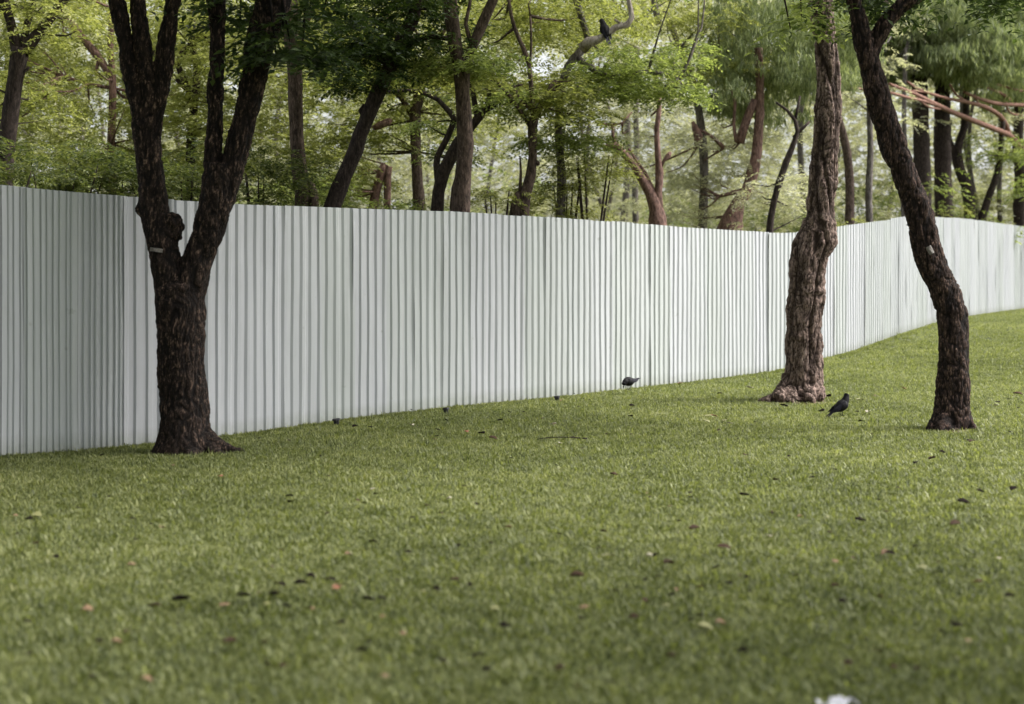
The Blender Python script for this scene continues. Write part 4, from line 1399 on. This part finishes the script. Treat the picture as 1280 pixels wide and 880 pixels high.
rl = random.Random(12)
placed = [(275, 603, 12, 'o'), (217, 589, 8, 't'), (362, 632, 12, 'd'), (363, 640, 12, 'd'), (247, 624, 8, 'd'), (466, 620, 9, 'p'), (470, 629, 9, 'd'), (561, 632, 9, 'p'), (466, 692, 14, 'd'), (510, 706, 11, 'd'),
          (516, 660, 10, 'd'), (164, 718, 13, 't'), (69, 712, 14, 'd'), (124, 740, 10, 'd'), (108, 776, 20, 't'), (193, 775, 20, 'b'), (226, 768, 28, 'd'), (280, 770, 18, 't'), (305, 762, 20, 'd'), (349, 747, 24, 'd'),
          (376, 746, 20, 'd'), (342, 761, 18, 'd'), (388, 737, 16, 'd'), (412, 741, 20, 'd'), (422, 746, 18, 't'), (460, 767, 20, 'd'), (479, 766, 18, 'd'), (359, 777, 16, 'd'), (497, 743, 12, 'd'), (568, 742, 14, 'b'), (545, 754, 14, 'd'),
          (426, 798, 16, 'd'), (287, 823, 20, 'b'), (452, 834, 18, 'd'), (169, 810, 12, 'd'), (598, 840, 24, 'd'), (632, 803, 22, 'd'), (618, 776, 16, 'y'), (45, 655, 18, 'y'), (36, 662, 14, 'd'), (573, 697, 9, 'd'), (420, 748, 14, 'o'),
          (700, 561, 9, 'p'), (692, 536, 10, 'p'), (788, 528, 9, 'd'), (767, 604, 12, 'b'), (932, 578, 12, 'b'), (930, 631, 16, 'd'), (965, 655, 9, 'd'), (966, 653, 8, 'b'), (868, 675, 18, 'b'), (961, 681, 12, 'p'), (905, 699, 20, 'b'), (780, 703, 12, 'd'),
          (721, 737, 22, 'b'), (760, 706, 24, 'y'), (836, 720, 18, 'b'), (812, 706, 12, 'p'), (821, 738, 12, 'd'), (769, 756, 14, 'd'), (844, 750, 12, 't'), (896, 725, 14, 'd'), (924, 736, 10, 'b'), (863, 634, 10, 'd'), (1075, 664, 16, 'd'), (1033, 656, 12, 'y'),
          (1109, 703, 22, 't'), (1112, 706, 16, 'd'), (1144, 698, 10, 'd'), (1194, 669, 18, 'b'), (1204, 640, 18, 'd'), (1165, 583, 12, 'b'), (1145, 588, 12, 'd'), (1178, 575, 10, 'd'), (1268, 623, 16, 'd'), (1262, 763, 16, 'd'), (1222, 740, 14, 'o'), (1198, 802, 18, 'd'),
          (1153, 722, 14, 'y'), (1170, 733, 10, 'd'), (901, 793, 18, 't'), (880, 800, 26, 'y'), (730, 773, 16, 't'), (728, 792, 16, 'd'), (786, 828, 10, 'y'), (1044, 714, 10, 't'), (1248, 710, 10, 'p'), (1015, 608, 9, 'd'), (970, 611, 10, 'b'), (1225, 626, 12, 'd'),
          (1130, 490, 9, 'o'), (1272, 498, 14, 'b'), (1247, 509, 9, 'd'), (937, 489, 12, 'p'), (892, 525, 13, 'o'), (883, 532, 12, 'y'), (906, 531, 12, 'y'), (912, 535, 9, 'p'), (885, 526, 11, 'y'), (850, 483, 9, 'o'), (900, 498, 8, 'd'), (790, 514, 9, 'd'), (583, 546, 10, 'o'),
          (616, 556, 14, 'b'), (602, 550, 12, 'd'), (515, 537, 9, 'p'), (558, 533, 8, 'd'), (547, 545, 9, 'd'), (546, 554, 8, 'd'), (625, 533, 9, 'd'), (444, 541, 10, 'd'), (463, 542, 8, 'd'), (1035, 502, 12, 'd'), (1075, 504, 14, 'y'), (1085, 520, 10, 'p'), (1076, 534, 9, 'd'),
          (1027, 521, 12, 'd'), (980, 514, 12, 'd'), (1178, 505, 9, 'p'), (1245, 512, 9, 'p'), (1215, 560, 12, 'b')]
UNIQ = {(275, 603): 'orange dead leaf on the grass just below the forked dark tree', (583, 546): 'orange leaf near the fence between the first two black pegs',
        (1130, 490): 'small orange leaf on bright grass between the standing crow and the bent trunk', (892, 525): 'rust leaf topping a small clump before the rough pinkish tree',
        (721, 737): 'broad brown dead leaf lying alone mid lawn, below the twig', (1109, 703): 'tan curled leaf on the grass below the bent dark trunk'}
for (px, py, sz, k) in placed:
    drop_leaf(px, py, sz, k, UNIQ.get((px, py)), rl)
for _ in range(196):
    y = 498 + 380 * rl.random() ** 1.6
    x = rl.uniform(-20, 1300)
    d = F * 1.5 / (y - HOR)
    drop_leaf(x, y, rl.uniform(.025, .055) * F / d, rl.choice('ddddbbbtdy'), None, rl)

# twig
g = on_ground(705, 553)
T = Tubes()
T.add([Vector((-.26, .02, .03)), Vector((-.1, .0, .05)), Vector((.08, 0, .048)), Vector((.22, -.03, .04))], [.003, .005, .006, .008], 6, .05, .3, 1)
T.add([Vector((.05, 0, .048)), Vector((.12, .05, .06))], [.004, .002], 5, .03, .1, 1)
o = link('twig', T.mesh('twig'), M['bark_fardark'], None, True)
o.location = g
tag(o, 'thin dry twig lying on the lawn near the closest peg to the pecking crow', 'twig')

# crumpled paper at the bottom edge
g = on_ground(1047, 896)
bm = bmesh.new()
bmesh.ops.create_grid(bm, x_segments=7, y_segments=7, size=.055)
rp = random.Random(4)
for v in bm.verts:
    v.co.z = .03 + rp.uniform(-.010, .014) + .012 * math.sin(v.co.x * 60)
    v.co.x += rp.uniform(-.006, .006); v.co.y += rp.uniform(-.006, .006)
me = bpy.data.meshes.new('paper_scrap'); bm.to_mesh(me)
o = link('paper_scrap', me, M['paper'])
o.location = g + Vector((0, 0, .015))
o.rotation_euler = (R(-12), R(4), .3)
md = o.modifiers.new('t', 'SOLIDIFY'); md.thickness = .002
tag(o, 'crumpled white paper scrap on the grass', 'paper')



# bare earth heaped round the feet of the trees
def soil(px, py, rx, ry, h, seed, label, ox=0.0):
    g = on_ground(px, py)
    V, Q = [], []
    n, m = 40, 10
    for i in range(m + 1):
        for k in range(n):
            a = 2 * math.pi * k / n
            f = i / m
            e = 1 + .35 * noise.noise(Vector((math.cos(a) * 1.6, math.sin(a) * 1.6, seed)))
            x, y = g.x + ox + math.cos(a) * rx * f * e, g.y + math.sin(a) * ry * f * e
            z = float(ground(x, y)) + h * (1 - f ** 2) - .012 + .012 * noise.noise(Vector((x * 14, y * 14, seed)))
            V.append((x, y, z))
    for i in range(m):
        for k in range(n):
            Q.append((i * n + k, i * n + (k + 1) % n, (i + 1) * n + (k + 1) % n, (i + 1) * n + k))
    o = link('soil', from_np('soil', np.array(V), np.array(Q)), M['soil'], smooth=True)
    tag(o, label, 'soil', kind='stuff')


M['soil'] = plain('soil', (.12, .085, .062), 0.95, 0.5, 18, spec=.1)
soil(1000, 503, .62, .55, .060, 3, 'bare pinkish earth round the flared roots of the rough pinkish tree', -.06)
soil(1190, 540, .34, .32, .035, 5, 'bare earth round the foot of the bent dark tree')
soil(240, 566, .48, .42, .050, 7, 'dark bare earth round the foot of the forked tree')
